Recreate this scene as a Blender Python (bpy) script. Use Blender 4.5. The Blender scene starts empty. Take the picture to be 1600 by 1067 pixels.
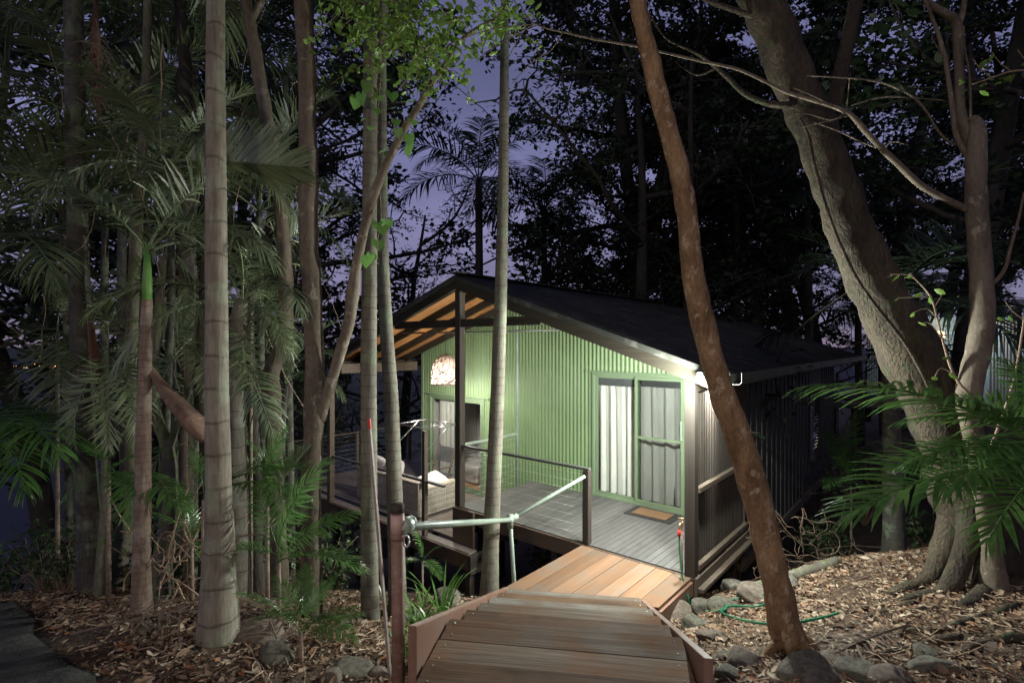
import bpy, math, random
import numpy as np
from mathutils import Vector, Matrix, noise
R = math.radians
S = bpy.context.scene
COL = S.collection
random.seed(7)
F, HZ, EYE = 795.0, 538.0, 2.65

# ------------------------------------------------------------ camera
cam = bpy.data.cameras.new('camera'); camo = bpy.data.objects.new('camera', cam); COL.objects.link(camo)
camo.location = (0, 0, EYE); camo.rotation_euler = (R(90), 0, 0)
cam.sensor_width = 36; cam.lens = F/1600*36; cam.shift_y = 4.5/1600
cam.clip_start = .05; cam.clip_end = 40000
S.camera = camo
# ------------------------------------------------------------ view + world (dusk sky)
S.view_settings.view_transform = 'Standard'; S.view_settings.look = 'None'
S.view_settings.exposure = 0; S.view_settings.gamma = 1
S.cycles.max_bounces = 6; S.cycles.transparent_max_bounces = 12
S.cycles.diffuse_bounces = 3; S.cycles.glossy_bounces = 3; S.cycles.transmission_bounces = 4
S.cycles.sample_clamp_indirect = 3.0
try: S.cycles.use_denoising = True
except Exception: pass
Wd = bpy.data.worlds.new('World'); S.world = Wd; Wd.use_nodes = True
nt = Wd.node_tree; N = nt.nodes; L = nt.links; N.clear()
sky = N.new('ShaderNodeTexSky'); sky.sky_type = 'NISHITA'; sky.sun_disc = False
sky.sun_elevation = R(-4); sky.sun_rotation = R(200); sky.altitude = 100
tc = N.new('ShaderNodeTexCoord'); sep = N.new('ShaderNodeSeparateXYZ'); L.new(tc.outputs['Generated'], sep.inputs[0])
rmp = N.new('ShaderNodeValToRGB'); L.new(sep.outputs['Z'], rmp.inputs[0])
cr = rmp.color_ramp; cr.elements[0].position = 0.0; cr.elements[0].color = (.25, .20, .28, 1)
cr.elements[1].position = .75; cr.elements[1].color = (.055, .06, .13, 1)
e = cr.elements.new(.05); e.color = (.25, .235, .37, 1)
e = cr.elements.new(.34); e.color = (.205, .215, .41, 1)
mp = N.new('ShaderNodeMapping'); mp.inputs['Scale'].default_value = (1.5, 1.5, 5); L.new(tc.outputs['Generated'], mp.inputs[0])
ns = N.new('ShaderNodeTexNoise'); ns.inputs['Scale'].default_value = 1.6; ns.inputs['Detail'].default_value = 6; L.new(mp.outputs[0], ns.inputs[0])
r2 = N.new('ShaderNodeValToRGB'); r2.color_ramp.elements[0].position = .35; r2.color_ramp.elements[1].position = .75
r2.color_ramp.elements[0].color = (.72, .72, .75, 1); r2.color_ramp.elements[1].color = (1.25, 1.2, 1.2, 1); L.new(ns.outputs[0], r2.inputs[0])
mx = N.new('ShaderNodeMix'); mx.data_type = 'RGBA'; mx.blend_type = 'MULTIPLY'; mx.inputs[0].default_value = 1
L.new(rmp.outputs[0], mx.inputs[6]); L.new(r2.outputs[0], mx.inputs[7])
ad = N.new('ShaderNodeMix'); ad.data_type = 'RGBA'; ad.blend_type = 'ADD'; ad.inputs[0].default_value = .1
L.new(mx.outputs[2], ad.inputs[6]); L.new(sky.outputs[0], ad.inputs[7])
bg = N.new('ShaderNodeBackground'); bg.inputs[1].default_value = 1.0; L.new(ad.outputs[2], bg.inputs[0])
wo = N.new('ShaderNodeOutputWorld'); L.new(bg.outputs[0], wo.inputs[0])
# weak soft fill light from behind left, added to lift the fronds
sl_ = bpy.data.lights.new('fill_sun', 'SUN'); sl_.energy = .17; sl_.angle = R(9); sl_.color = (1, .92, .78)
so_ = bpy.data.objects.new('fill_sun', sl_); COL.objects.link(so_); so_.rotation_euler = Vector((.30, .80, -.42)).to_track_quat('-Z', 'Y').to_euler()
# levels of the seen lamps and of the added deck and fill lamps
EAVE_W, DECK_W, PENDANT_W, FILL_W, FAR_W = 108, 165, 48, 40, 16

# ------------------------------------------------------------ frames
WV = Vector((-.76, .65, 0)).normalized(); DV = Vector((WV.y, -WV.x, 0))
CX = Vector((2.07, 5.87, 0))
HROT = math.atan2(-WV.y, -WV.x)
def P(w, d, z): v = CX + WV*w + DV*d; return Vector((v.x, v.y, z))
SV = Vector((.148, .989, 0)).normalized(); TV = Vector((SV.y, -SV.x, 0)); SROT = math.atan2(TV.y, TV.x)
def at(px, py, Y): return Vector(((px-800)/F*Y, Y, EYE-(py-HZ)/F*Y))
def ident(v): return Vector(v)
def frameM(o, rz): return Matrix.Translation(o) @ Matrix.Rotation(rz, 4, 'Z')

# ------------------------------------------------------------ objects
MATS = {}
def tag(o, label=None, cat=None, group=None, kind=None):
    if label: o['label'] = label
    if cat: o['category'] = cat
    if group: o['group'] = group
    if kind: o['kind'] = kind
    return o
def empty(name, loc, rz=0, label=None, cat=None, group=None, kind=None):
    o = bpy.data.objects.new(name, None); COL.objects.link(o)
    o.location = loc; o.rotation_euler = (0, 0, rz); o.empty_display_size = .1
    o['_rz'] = rz
    return tag(o, label, cat, group, kind)
def wmat(o):
    M = Matrix.LocRotScale(o.location, o.rotation_euler, o.scale)
    return wmat(o.parent) @ M if o.parent else M
def link(name, me, parent=None, loc=None, rz=0):
    o = bpy.data.objects.new(name, me); COL.objects.link(o)
    if parent: o.parent = parent
    if loc is not None: o.location = loc
    if rz: o.rotation_euler = (0, 0, rz)
    return o
class MB:
    def __init__(s): s.v = []; s.f = []
    def quad(s, a, b, c, d):
        n = len(s.v); s.v += [Vector(a), Vector(b), Vector(c), Vector(d)]; s.f.append((n, n+1, n+2, n+3)); return s
    def hexa(s, p):            # p: 4 bottom then 4 top, both counter-clockwise
        n = len(s.v); s.v += [Vector(q) for q in p]
        s.f += [(n+3, n+2, n+1, n), (n+4, n+5, n+6, n+7), (n, n+1, n+5, n+4), (n+1, n+2, n+6, n+5), (n+2, n+3, n+7, n+6), (n+3, n, n+4, n+7)]
        return s
    def bw(s, w0, w1, d0, d1, z0, z1):      # box in the cabin's frame
        if w0 > w1: w0, w1 = w1, w0
        return s.hexa([P(w1, d0, z0), P(w0, d0, z0), P(w0, d1, z0), P(w1, d1, z0), P(w1, d0, z1), P(w0, d0, z1), P(w0, d1, z1), P(w1, d1, z1)])
    def box(s, x0, x1, y0, y1, z0, z1, M=None):
        p = [Vector(q) for q in ((x0,y0,z0),(x1,y0,z0),(x1,y1,z0),(x0,y1,z0),(x0,y0,z1),(x1,y0,z1),(x1,y1,z1),(x0,y1,z1))]
        if M: p = [M @ q for q in p]
        return s.hexa(p)
    def beam(s, a, b, w, h, up=(0, 0, 1)):  # rectangular bar from a to b
        a = Vector(a); b = Vector(b); t = (b-a).normalized(); u = Vector(up)
        x = t.cross(u).normalized()*w/2; y = x.cross(t).normalized()*h/2
        return s.hexa([a-x-y, a+x-y, b+x-y, b-x-y, a-x+y, a+x+y, b+x+y, b-x+y])
    def tube(s, pts, rad, n=8, cap=True, wob=0, seed=0, sx=1.0):
        pts = [Vector(p) for p in pts]
        if not hasattr(rad, '__len__'): rad = [rad]*len(pts)
        base = len(s.v); m = len(pts); X = None
        for i, p in enumerate(pts):
            t = (pts[min(i+1, m-1)] - pts[max(i-1, 0)])
            t = t.normalized() if t.length > 1e-9 else Vector((0, 0, 1))
            if X is None:
                X = t.cross(Vector((0, 1, 0)) if abs(t.y) < .9 else Vector((1, 0, 0))).normalized()
            X = (X - t*X.dot(t)).normalized(); Y = t.cross(X)
            for k in range(n):
                a = 2*math.pi*k/n; r = rad[i]
                if wob: r *= 1 + wob*noise.noise(Vector((math.cos(a)*1.1+seed, math.sin(a)*1.1, i*.33+seed*3)))
                s.v.append(p + X*math.cos(a)*r*sx + Y*math.sin(a)*r)
        for i in range(m-1):
            for k in range(n):
                a = base+i*n+k; b = base+i*n+(k+1) % n
                s.f.append((a, b, b+n, a+n))
        if cap:
            s.f.append(tuple(base+k for k in range(n))[::-1]); s.f.append(tuple(base+(m-1)*n+k for k in range(n)))
        return s
    def ball(s, c, r, n=12, m=8, sz=1):
        c = Vector(c); base = len(s.v)
        for j in range(m+1):
            th = math.pi*j/m
            for k in range(n):
                a = 2*math.pi*k/n; s.v.append(c+Vector((math.sin(th)*math.cos(a)*r, math.sin(th)*math.sin(a)*r, math.cos(th)*r*sz)))
        for j in range(m):
            for k in range(n):
                a = base+j*n+k; b = base+j*n+(k+1) % n; s.f.append((a, a+n, b+n, b))
        return s
    def mesh(s, name, mat, smooth=False, M=None):
        me = bpy.data.meshes.new(name)
        v = s.v if M is None else [M @ q for q in s.v]
        me.from_pydata([tuple(q) for q in v], [], s.f); me.update()
        if mat: me.materials.append(MATS[mat])
        if smooth: me.shade_smooth()
        return me
    def build(s, name, mat, parent=None, smooth=False, loc=None, rz=0):
        if parent is not None:
            M = wmat(parent).inverted(); return link(name, s.mesh(name, mat, smooth, M), parent)
        loc = Vector(loc) if loc is not None else Vector((0, 0, 0))
        return link(name, s.mesh(name, mat, smooth, frameM(loc, rz).inverted()), None, loc, rz)
def bevel(o, w=.005, seg=2):
    m = o.modifiers.new('bevel', 'BEVEL'); m.width = w; m.segments = seg; m.limit_method = 'ANGLE'; return o
def np_mesh(name, V, Fq, mat, smooth=False):
    """V (n,3) float, Fq (m,4) int quads"""
    me = bpy.data.meshes.new(name); n = len(V); m = len(Fq)
    me.vertices.add(n); me.vertices.foreach_set('co', np.asarray(V, np.float32).ravel())
    me.loops.add(m*4); me.loops.foreach_set('vertex_index', np.asarray(Fq, np.int32).ravel())
    me.polygons.add(m); me.polygons.foreach_set('loop_start', np.arange(0, m*4, 4, dtype=np.int32))
    me.update(calc_edges=True)
    if mat: me.materials.append(MATS[mat])
    if smooth: me.shade_smooth()
    return me

# ------------------------------------------------------------ materials
def mat_base(name, rough=.6, spec=.5, metal=0):
    m = bpy.data.materials.new(name); m.use_nodes = True; MATS[name] = m
    b = m.node_tree.nodes['Principled BSDF']; b.inputs['Roughness'].default_value = rough
    b.inputs['Metallic'].default_value = metal; b.inputs['Specular IOR Level'].default_value = spec
    return m, m.node_tree.nodes, m.node_tree.links, b
def ramp(N, stops):
    r = N.new('ShaderNodeValToRGB'); c = r.color_ramp
    while len(c.elements) > 1: c.elements.remove(c.elements[0])
    c.elements[0].position = stops[0][0]; c.elements[0].color = (*stops[0][1], 1)
    for p, q in stops[1:]:
        e = c.elements.new(p); e.color = (*q, 1)
    return r
def nz(N, L, coord, scale, detail=5, sc=(1, 1, 1), dist=0, rough=.6):
    mp = N.new('ShaderNodeMapping'); mp.inputs['Scale'].default_value = sc; L.new(coord, mp.inputs[0])
    n = N.new('ShaderNodeTexNoise'); n.inputs['Scale'].default_value = scale; n.inputs['Detail'].default_value = detail
    n.inputs['Distortion'].default_value = dist; n.inputs['Roughness'].default_value = rough; L.new(mp.outputs[0], n.inputs[0]); return n
def mixc(N, L, fac, a, b, mode='MIX'):
    m = N.new('ShaderNodeMix'); m.data_type = 'RGBA'; m.blend_type = mode
    if isinstance(fac, (int, float)): m.inputs[0].default_value = fac
    else: L.new(fac, m.inputs[0])
    for i, q in ((6, a), (7, b)):
        if isinstance(q, tuple): m.inputs[i].default_value = (*q, 1)
        else: L.new(q, m.inputs[i])
    return m.outputs[2]
def bump(N, L, b, h, strength=.3, dist=.01):
    n = N.new('ShaderNodeBump'); n.inputs['Strength'].default_value = strength; n.inputs['Distance'].default_value = dist
    L.new(h, n.inputs['Height']); L.new(n.outputs[0], b.inputs['Normal'])
def speckle(name, c1, c2, scale=4, rough=.6, c3=None, bs=.3, bd=.01, sc=(1, 1, 1), spec=.4, metal=0, obj=True, tint=0):
    m, N, L, b = mat_base(name, rough, spec, metal)
    t = N.new('ShaderNodeTexCoord').outputs['Object' if obj else 'Generated']
    n1 = nz(N, L, t, scale, 6, sc); n2 = nz(N, L, t, scale*5.3, 4, sc)
    c = ramp(N, [(.35, c1), (.65, c2)]); L.new(n1.outputs[0], c.inputs[0]); out = c.outputs[0]
    if c3:
        r = ramp(N, [(.55, (0, 0, 0)), (.7, (1, 1, 1))]); L.new(n2.outputs[0], r.inputs[0]); out = mixc(N, L, r.outputs[0], out, c3)
    if tint:
        g = N.new('ShaderNodeNewGeometry'); r = ramp(N, [(0, (1-tint,)*3), (1, (1+tint,)*3)]); L.new(g.outputs['Random Per Island'], r.inputs[0])
        out = mixc(N, L, 1.0, out, r.outputs[0], 'MULTIPLY')
    L.new(out, b.inputs['Base Color'])
    if bs: bump(N, L, b, n2.outputs[0], bs, bd)
    return m
def wood(name, c1, c2, axis='Y', rough=.6, stain=(.3, .3, .3), samt=.5, tint=.25, fine=40, spec=.35, bd=.004):
    m, N, L, b = mat_base(name, rough, spec)
    t = N.new('ShaderNodeTexCoord').outputs['Object']; g = N.new('ShaderNodeNewGeometry')
    sc = {'X': (.04, 1, 1), 'Y': (1, .04, 1), 'Z': (1, 1, .04)}[axis]
    ofs = N.new('ShaderNodeVectorMath'); ofs.operation = 'ADD'; L.new(t, ofs.inputs[0])
    cm = N.new('ShaderNodeCombineXYZ'); ml = N.new('ShaderNodeMath'); ml.operation = 'MULTIPLY'; ml.inputs[1].default_value = 37
    L.new(g.outputs['Random Per Island'], ml.inputs[0])
    for i in range(3): L.new(ml.outputs[0], cm.inputs[i])
    L.new(cm.outputs[0], ofs.inputs[1]); tt = ofs.outputs[0]
    n1 = nz(N, L, tt, fine, 5, sc, .6); n2 = nz(N, L, tt, fine*.22, 4, sc, 1.2); n3 = nz(N, L, tt, 2.2, 4, (1, 1, 1))
    c = ramp(N, [(.3, c1), (.72, c2)]); a = N.new('ShaderNodeMath'); a.operation = 'ADD'; L.new(n1.outputs[0], a.inputs[0]); L.new(n2.outputs[0], a.inputs[1])
    h = N.new('ShaderNodeMath'); h.operation = 'MULTIPLY'; h.inputs[1].default_value = .5; L.new(a.outputs[0], h.inputs[0]); L.new(h.outputs[0], c.inputs[0])
    rs = ramp(N, [(.42, (0, 0, 0)), (.66, (samt,)*3)]); L.new(n3.outputs[0], rs.inputs[0])
    out = mixc(N, L, rs.outputs[0], c.outputs[0], stain)
    r = ramp(N, [(0, (1-tint,)*3), (1, (1+tint,)*3)]); L.new(g.outputs['Random Per Island'], r.inputs[0])
    out = mixc(N, L, 1.0, out, r.outputs[0], 'MULTIPLY')
    if tint > .45:   # each tread has aged differently
        oi = N.new('ShaderNodeObjectInfo'); ro = ramp(N, [(0, (.62, .60, .58)), (.5, (1.05, .9, .78)), (1, (1.35, 1.36, 1.34))]); L.new(oi.outputs['Random'], ro.inputs[0]); out = mixc(N, L, 1.0, out, ro.outputs[0], 'MULTIPLY')
    L.new(out, b.inputs['Base Color'])
    rr = ramp(N, [(.3, (rough*.75,)*3), (.7, (min(1, rough*1.25),)*3)]); L.new(n3.outputs[0], rr.inputs[0]); L.new(rr.outputs[0], b.inputs['Roughness'])
    bump(N, L, b, h.outputs[0], .5, bd); return m
def leaf(name, c1, c2, rough=.45, trans=.25, scale=3, spec=.5):
    m, N, L, b = mat_base(name, rough, spec)
    t = N.new('ShaderNodeTexCoord').outputs['Object']; n1 = nz(N, L, t, scale, 4)
    g = N.new('ShaderNodeNewGeometry'); a = N.new('ShaderNodeMath'); a.operation = 'MULTIPLY_ADD'; a.inputs[1].default_value = .5
    L.new(g.outputs['Random Per Island'], a.inputs[0]); s2 = N.new('ShaderNodeMath'); s2.operation = 'MULTIPLY'; s2.inputs[1].default_value = .5; L.new(n1.outputs[0], s2.inputs[0]); L.new(s2.outputs[0], a.inputs[2])
    c = ramp(N, [(.15, c1), (.85, c2)]); L.new(a.outputs[0], c.inputs[0]); L.new(c.outputs[0], b.inputs['Base Color'])
    tr = N.new('ShaderNodeBsdfTranslucent'); L.new(c.outputs[0], tr.inputs[0])
    mxs = N.new('ShaderNodeMixShader'); mxs.inputs[0].default_value = trans; L.new(b.outputs[0], mxs.inputs[1]); L.new(tr.outputs[0], mxs.inputs[2])
    L.new(mxs.outputs[0], N['Material Output'].inputs[0]); return m
def palmbark(name, c1, c2, ringc, spacing=.13, lich=(.3, .32, .26), rough=.75):
    m, N, L, b = mat_base(name, rough, .3)
    t = N.new('ShaderNodeTexCoord').outputs['Object']; sp = N.new('ShaderNodeSeparateXYZ'); L.new(t, sp.inputs[0])
    n0 = nz(N, L, t, 2.5, 3); n1 = nz(N, L, t, 9, 6, (1, 1, .35)); n2 = nz(N, L, t, 60, 4, (1, 1, .12)); n3 = nz(N, L, t, 5, 5)
    z = N.new('ShaderNodeMath'); z.operation = 'MULTIPLY_ADD'; z.inputs[1].default_value = 1/spacing; L.new(sp.outputs[2], z.inputs[0])
    k = N.new('ShaderNodeMath'); k.operation = 'MULTIPLY'; k.inputs[1].default_value = .7; L.new(n0.outputs[0], k.inputs[0]); L.new(k.outputs[0], z.inputs[2])
    fr = N.new('ShaderNodeMath'); fr.operation = 'FRACT'; L.new(z.outputs[0], fr.inputs[0])
    rg = ramp(N, [(0, (.7, .7, .7)), (.03, (.6, .6, .6)), (.08, (0, 0, 0)), (.95, (0, 0, 0)), (1, (.6, .6, .6))]); L.new(fr.outputs[0], rg.inputs[0])
    c = ramp(N, [(.3, c1), (.7, c2)]); L.new(n1.outputs[0], c.inputs[0])
    o = mixc(N, L, rg.outputs[0], c.outputs[0], ringc)
    lr = ramp(N, [(.50, (0, 0, 0)), (.60, (.75, .75, .75))]); L.new(n3.outputs[0], lr.inputs[0]); o = mixc(N, L, lr.outputs[0], o, lich)
    f2 = ramp(N, [(.3, (.75, .75, .75)), (.7, (1.15, 1.15, 1.15))]); L.new(n2.outputs[0], f2.inputs[0]); o = mixc(N, L, 1, o, f2.outputs[0], 'MULTIPLY')
    L.new(o, b.inputs['Base Color'])
    hh = N.new('ShaderNodeMath'); hh.operation = 'SUBTRACT'; L.new(n2.outputs[0], hh.inputs[0]); L.new(rg.outputs[0], hh.inputs[1]); bump(N, L, b, hh.outputs[0], .6, .006); return m
def bark(name, c1, c2, c3, scale=7, rough=.85, zs=.45, bd=.012, thr=.58):
    m, N, L, b = mat_base(name, rough, .25)
    t = N.new('ShaderNodeTexCoord').outputs['Object']
    n1 = nz(N, L, t, scale, 7, (1, 1, zs), .4); n2 = nz(N, L, t, scale*2.2, 6, (1, 1, .8)); n3 = nz(N, L, t, scale*9, 4, (1, 1, .4))
    c = ramp(N, [(.34, c1), (.64, c2)]); L.new(n1.outputs[0], c.inputs[0])
    r = ramp(N, [(thr, (0, 0, 0)), (thr+.05, (1, 1, 1))]); L.new(n2.outputs[0], r.inputs[0]); o = mixc(N, L, r.outputs[0], c.outputs[0], c3)
    f2 = ramp(N, [(.3, (.7, .7, .7)), (.7, (1.2, 1.2, 1.2))]); L.new(n3.outputs[0], f2.inputs[0]); o = mixc(N, L, 1, o, f2.outputs[0], 'MULTIPLY')
    L.new(o, b.inputs['Base Color'])
    h = N.new('ShaderNodeMath'); h.operation = 'ADD'; L.new(n1.outputs[0], h.inputs[0]); L.new(n3.outputs[0], h.inputs[1]); bump(N, L, b, h.outputs[0], .7, bd); return m
def emit(name, col, st):
    m = bpy.data.materials.new(name); m.use_nodes = True; MATS[name] = m; N = m.node_tree.nodes; L = m.node_tree.links
    e = N.new('ShaderNodeEmission'); e.inputs[0].default_value = (*col, 1); e.inputs[1].default_value = st; L.new(e.outputs[0], N['Material Output'].inputs[0]); return m
def clear(name, tint, refl=.08, alpha=.85, rough=.03):
    m = bpy.data.materials.new(name); m.use_nodes = True; MATS[name] = m; N = m.node_tree.nodes; L = m.node_tree.links
    N.remove(N['Principled BSDF']); t = N.new('ShaderNodeBsdfTransparent'); t.inputs[0].default_value = (*tint, 1)
    g = N.new('ShaderNodeBsdfGlossy'); g.inputs['Roughness'].default_value = rough; g.inputs[0].default_value = (.9, .9, .9, 1)
    fz = N.new('ShaderNodeLayerWeight'); p5 = N.new('ShaderNodeMath'); p5.operation = 'POWER'; p5.inputs[1].default_value = 5; L.new(fz.outputs['Facing'], p5.inputs[0])
    ma = N.new('ShaderNodeMath'); ma.operation = 'MULTIPLY_ADD'; ma.inputs[1].default_value = .9; ma.inputs[2].default_value = refl*.5; L.new(p5.outputs[0], ma.inputs[0])
    ms = N.new('ShaderNodeMixShader'); L.new(ma.outputs[0], ms.inputs[0]); L.new(t.outputs[0], ms.inputs[1]); L.new(g.outputs[0], ms.inputs[2]); L.new(ms.outputs[0], N['Material Output'].inputs[0]); return m

speckle('green_metal', (.135, .20, .095), (.17, .25, .12), .9, .5, None, .1, .002, spec=.4)
speckle('green_frame', (.14, .195, .115), (.165, .225, .135), 2, .4, None, 0)
speckle('dark_wall', (.03, .032, .028), (.05, .052, .044), 1.6, .6, (.10, .10, .085), .15, .003)
wood('dark_timber', (.036, .029, .024), (.068, .055, .045), 'Z', .75, (.045, .043, .037), .5, .1, 30, spec=.15)
wood('dark_beam', (.032, .027, .020), (.062, .052, .039), 'X', .8, (.04, .038, .028), .5, .1, 30, spec=.12)
wood('beam_side', (.085, .062, .042), (.15, .115, .085), 'Y', .6, (.12, .1, .08), .5, .1, 30)
wood('deck_boards', (.085, .083, .081), (.14, .135, .13), 'Y', .5, (.08, .078, .072), .5, .14, 45)
wood('deck_boards_low', (.15, .125, .11), (.24, .20, .175), 'X', .5, (.15, .13, .12), .5, .14, 45)
wood('deck_edge', (.07, .042, .028), (.12, .08, .055), 'X', .6, (.06, .05, .04), .6, .1, 35)
wood('landing_boards', (.17, .092, .052), (.29, .175, .105), 'Y', .8, (.19, .15, .115), .8, .3, 30, spec=.12)
wood('tread_boards', (.05, .041, .032), (.215, .192, .16), 'X', .8, (.17, .085, .04), .7, .5, 55, bd=.012, spec=.12)
wood('tread_boards_brown', (.045, .027, .017), (.15, .088, .052), 'X', .8, (.19, .12, .075), .7, .25, 50, bd=.012, spec=.12)
wood('tread_boards_grey', (.07, .062, .052), (.27, .25, .215), 'X', .8, (.13, .085, .055), .7, .25, 50, bd=.012, spec=.12)
wood('stringer_wood', (.17, .085, .055), (.26, .15, .105), 'Y', .5, (.2, .16, .13), .5, .1, 30)
wood('ply', (.42, .17, .05), (.60, .28, .10), 'Y', .55, (.45, .22, .08), .5, .08, 18)
speckle('roof_metal', (.030, .032, .026), (.060, .062, .052), .8, .6, (.12, .115, .10), .2, .004)
speckle('gutter_metal', (.06, .06, .056), (.11, .11, .10), 3, .4)
speckle('rail_steel', (.06, .062, .058), (.09, .09, .085), 4, .4, spec=.5)
speckle('wire_steel', (.45, .45, .44), (.55, .55, .54), 6, .35, metal=.8, bs=0); speckle('rail_wire', (.42, .42, .41), (.55, .55, .54), 6, .45, metal=.5, bs=0)
speckle('pipe_green', (.21, .27, .215), (.30, .36, .29), 5, .4, (.17, .2, .17), .2, .003)
speckle('pipe_rust', (.13, .065, .045), (.24, .14, .105), 6, .65, (.28, .2, .17), .5, .006)
speckle('pink_collar', (.42, .27, .24), (.5, .33, .3), 9, .6)
speckle('red_paint', (.5, .02, .01), (.6, .04, .02), 9, .5)
speckle('curtain', (.47, .48, .43), (.55, .56, .50), 1.5, .85, None, .1, .002)
speckle('lining', (.40, .41, .40), (.48, .48, .47), 1.5, .85)
clear('glass', (.98, .985, .98)); clear('screen', (.78, .79, .785), rough=.3)
speckle('interior_floor', (.42, .26, .13), (.52, .33, .18), 3, .45)
speckle('interior_wall', (.45, .44, .42), (.5, .49, .47), 1, .8, None, 0)
speckle('mat_rubber', (.018, .02, .019), (.03, .03, .03), 20, .8); speckle('mat_coir', (.15, .085, .04), (.22, .13, .065), 60, .95, bs=.8)
speckle('wicker', (.44, .38, .30), (.62, .56, .47), 30, .6, (.22, .18, .14), .4, .004, tint=.25)
speckle('cushion', (.60, .57, .53), (.68, .65, .61), 2, .9); speckle('canvas', (.06, .065, .065), (.09, .095, .095), 5, .85)
speckle('shade_fibre', (.30, .20, .15), (.50, .38, .31), 25, .8, tint=.3)
emit('bulb', (1, .90, .82), 2.6); emit('eave_bulb', (.93, 1, .95), 9.0); emit('warm_bulb', (1, .62, .3), 9)
emit('town_light', (1, .5, .2), 5.0); speckle('lamp_black', (.02, .02, .02), (.03, .03, .03), 5, .4)
speckle('hose_green', (.01, .13, .06), (.02, .2, .1), 7, .35); speckle('brass', (.35, .24, .1), (.45, .32, .14), 9, .4, metal=.7); 
speckle('concrete', (.028, .028, .025), (.07, .07, .062), 7, .9, (.035, .035, .03), 1.0, .02)
speckle('stone', (.10, .09, .068), (.24, .22, .175), 5, .85, (.075, .09, .045), .8, .02); speckle('stone_warm', (.15, .11, .08), (.26, .22, .18), 5, .85, (.2, .15, .1), .8, .02)
speckle('soil', (.035, .022, .014), (.075, .048, .03), 6, .95, (.12, .075, .045), .9, .02, obj=True)
speckle('sea_water', (.05, .055, .07), (.065, .07, .09), .002, .8, None, 0, spec=.1); speckle('far_forest', (.05, .06, .055), (.12, .13, .12), .02, .95, (.03, .035, .04), .8, .5)
palmbark('palm_grey', (.15, .13, .10), (.25, .225, .18), (.085, .07, .055), .17)
palmbark('palm_pale', (.16, .135, .10), (.29, .26, .20), (.075, .06, .045), .23, (.27, .29, .21))
palmbark('palm_fine', (.13, .115, .088), (.23, .21, .165), (.07, .06, .045), .1, (.2, .23, .15))
palmbark('palm_thin', (.17, .12, .085), (.30, .22, .17), (.10, .07, .05), .055, (.33, .28, .22))
palmbark('palm_dark', (.05, .046, .038), (.10, .092, .075), (.045, .04, .03), .14, (.16, .19, .12))
speckle('crownshaft', (.10, .24, .05), (.16, .33, .08), 6, .4)
bark('bark_brown', (.17, .10, .05), (.36, .225, .12), (.42, .31, .20), 7, .8, .55, .02, .565)
bark('bark_smooth', (.115, .09, .063), (.215, .175, .13), (.31, .27, .21), 5, .8, .3, .006, .6)
bark('bark_fig', (.038, .030, .022), (.10, .078, .053), (.06, .068, .035), 4.5, .85, .3, .05, .57)
bark('bark_mossy', (.12, .11, .085), (.22, .2, .155), (.13, .17, .07), 6, .9, .4, .01, .52)
bark('bark_dark', (.035, .03, .024), (.07, .06, .048), (.05, .05, .035), 3, .9, .4, .02, .6)
speckle('twig', (.28, .19, .12), (.42, .31, .22), 12, .8, bs=.2, bd=.003); speckle('dead_sheath', (.12, .072, .048), (.22, .14, .10), 6, .8, (.3, .18, .12), .6, .01, (1, 1, .2))
speckle('dead_sheath_red', (.085, .035, .022), (.14, .06, .038), 6, .8, (.2, .11, .07), .6, .01, (1, 1, .2))
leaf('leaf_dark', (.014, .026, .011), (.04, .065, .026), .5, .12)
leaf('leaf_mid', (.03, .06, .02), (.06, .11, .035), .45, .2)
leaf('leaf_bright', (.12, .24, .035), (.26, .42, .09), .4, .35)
leaf('leaf_heart', (.14, .32, .07), (.22, .44, .11), .4, .35)
leaf('frond_grey', (.105, .145, .065), (.27, .33, .18), .38, .22, spec=.6); leaf('frond_dim', (.07, .098, .048), (.15, .195, .10), .42, .2)
leaf('frond_green', (.05, .14, .03), (.14, .27, .07), .28, .35, spec=.6); leaf('frond_dark', (.012, .022, .012), (.028, .045, .022), .5, .12)
leaf('frond_dead', (.10, .065, .045), (.20, .15, .115), .8, .1); leaf('strap_leaf', (.06, .17, .025), (.16, .30, .07), .35, .25)
def littermat():
    m, N, L, b = mat_base('litter', .75, .3); g = N.new('ShaderNodeNewGeometry')
    c = ramp(N, [(0, (.05, .03, .02)), (.25, (.12, .07, .045)), (.45, (.20, .14, .095)), (.65, (.30, .23, .165)), (.82, (.44, .37, .29)), (.93, (.26, .10, .035)), (1, (.5, .44, .36))])
    L.new(g.outputs['Random Per Island'], c.inputs[0]); L.new(mixc(N, L, 1.0, c.outputs[0], (1.08, 1.03, .95), 'MULTIPLY'), b.inputs['Base Color'])
littermat()

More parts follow.
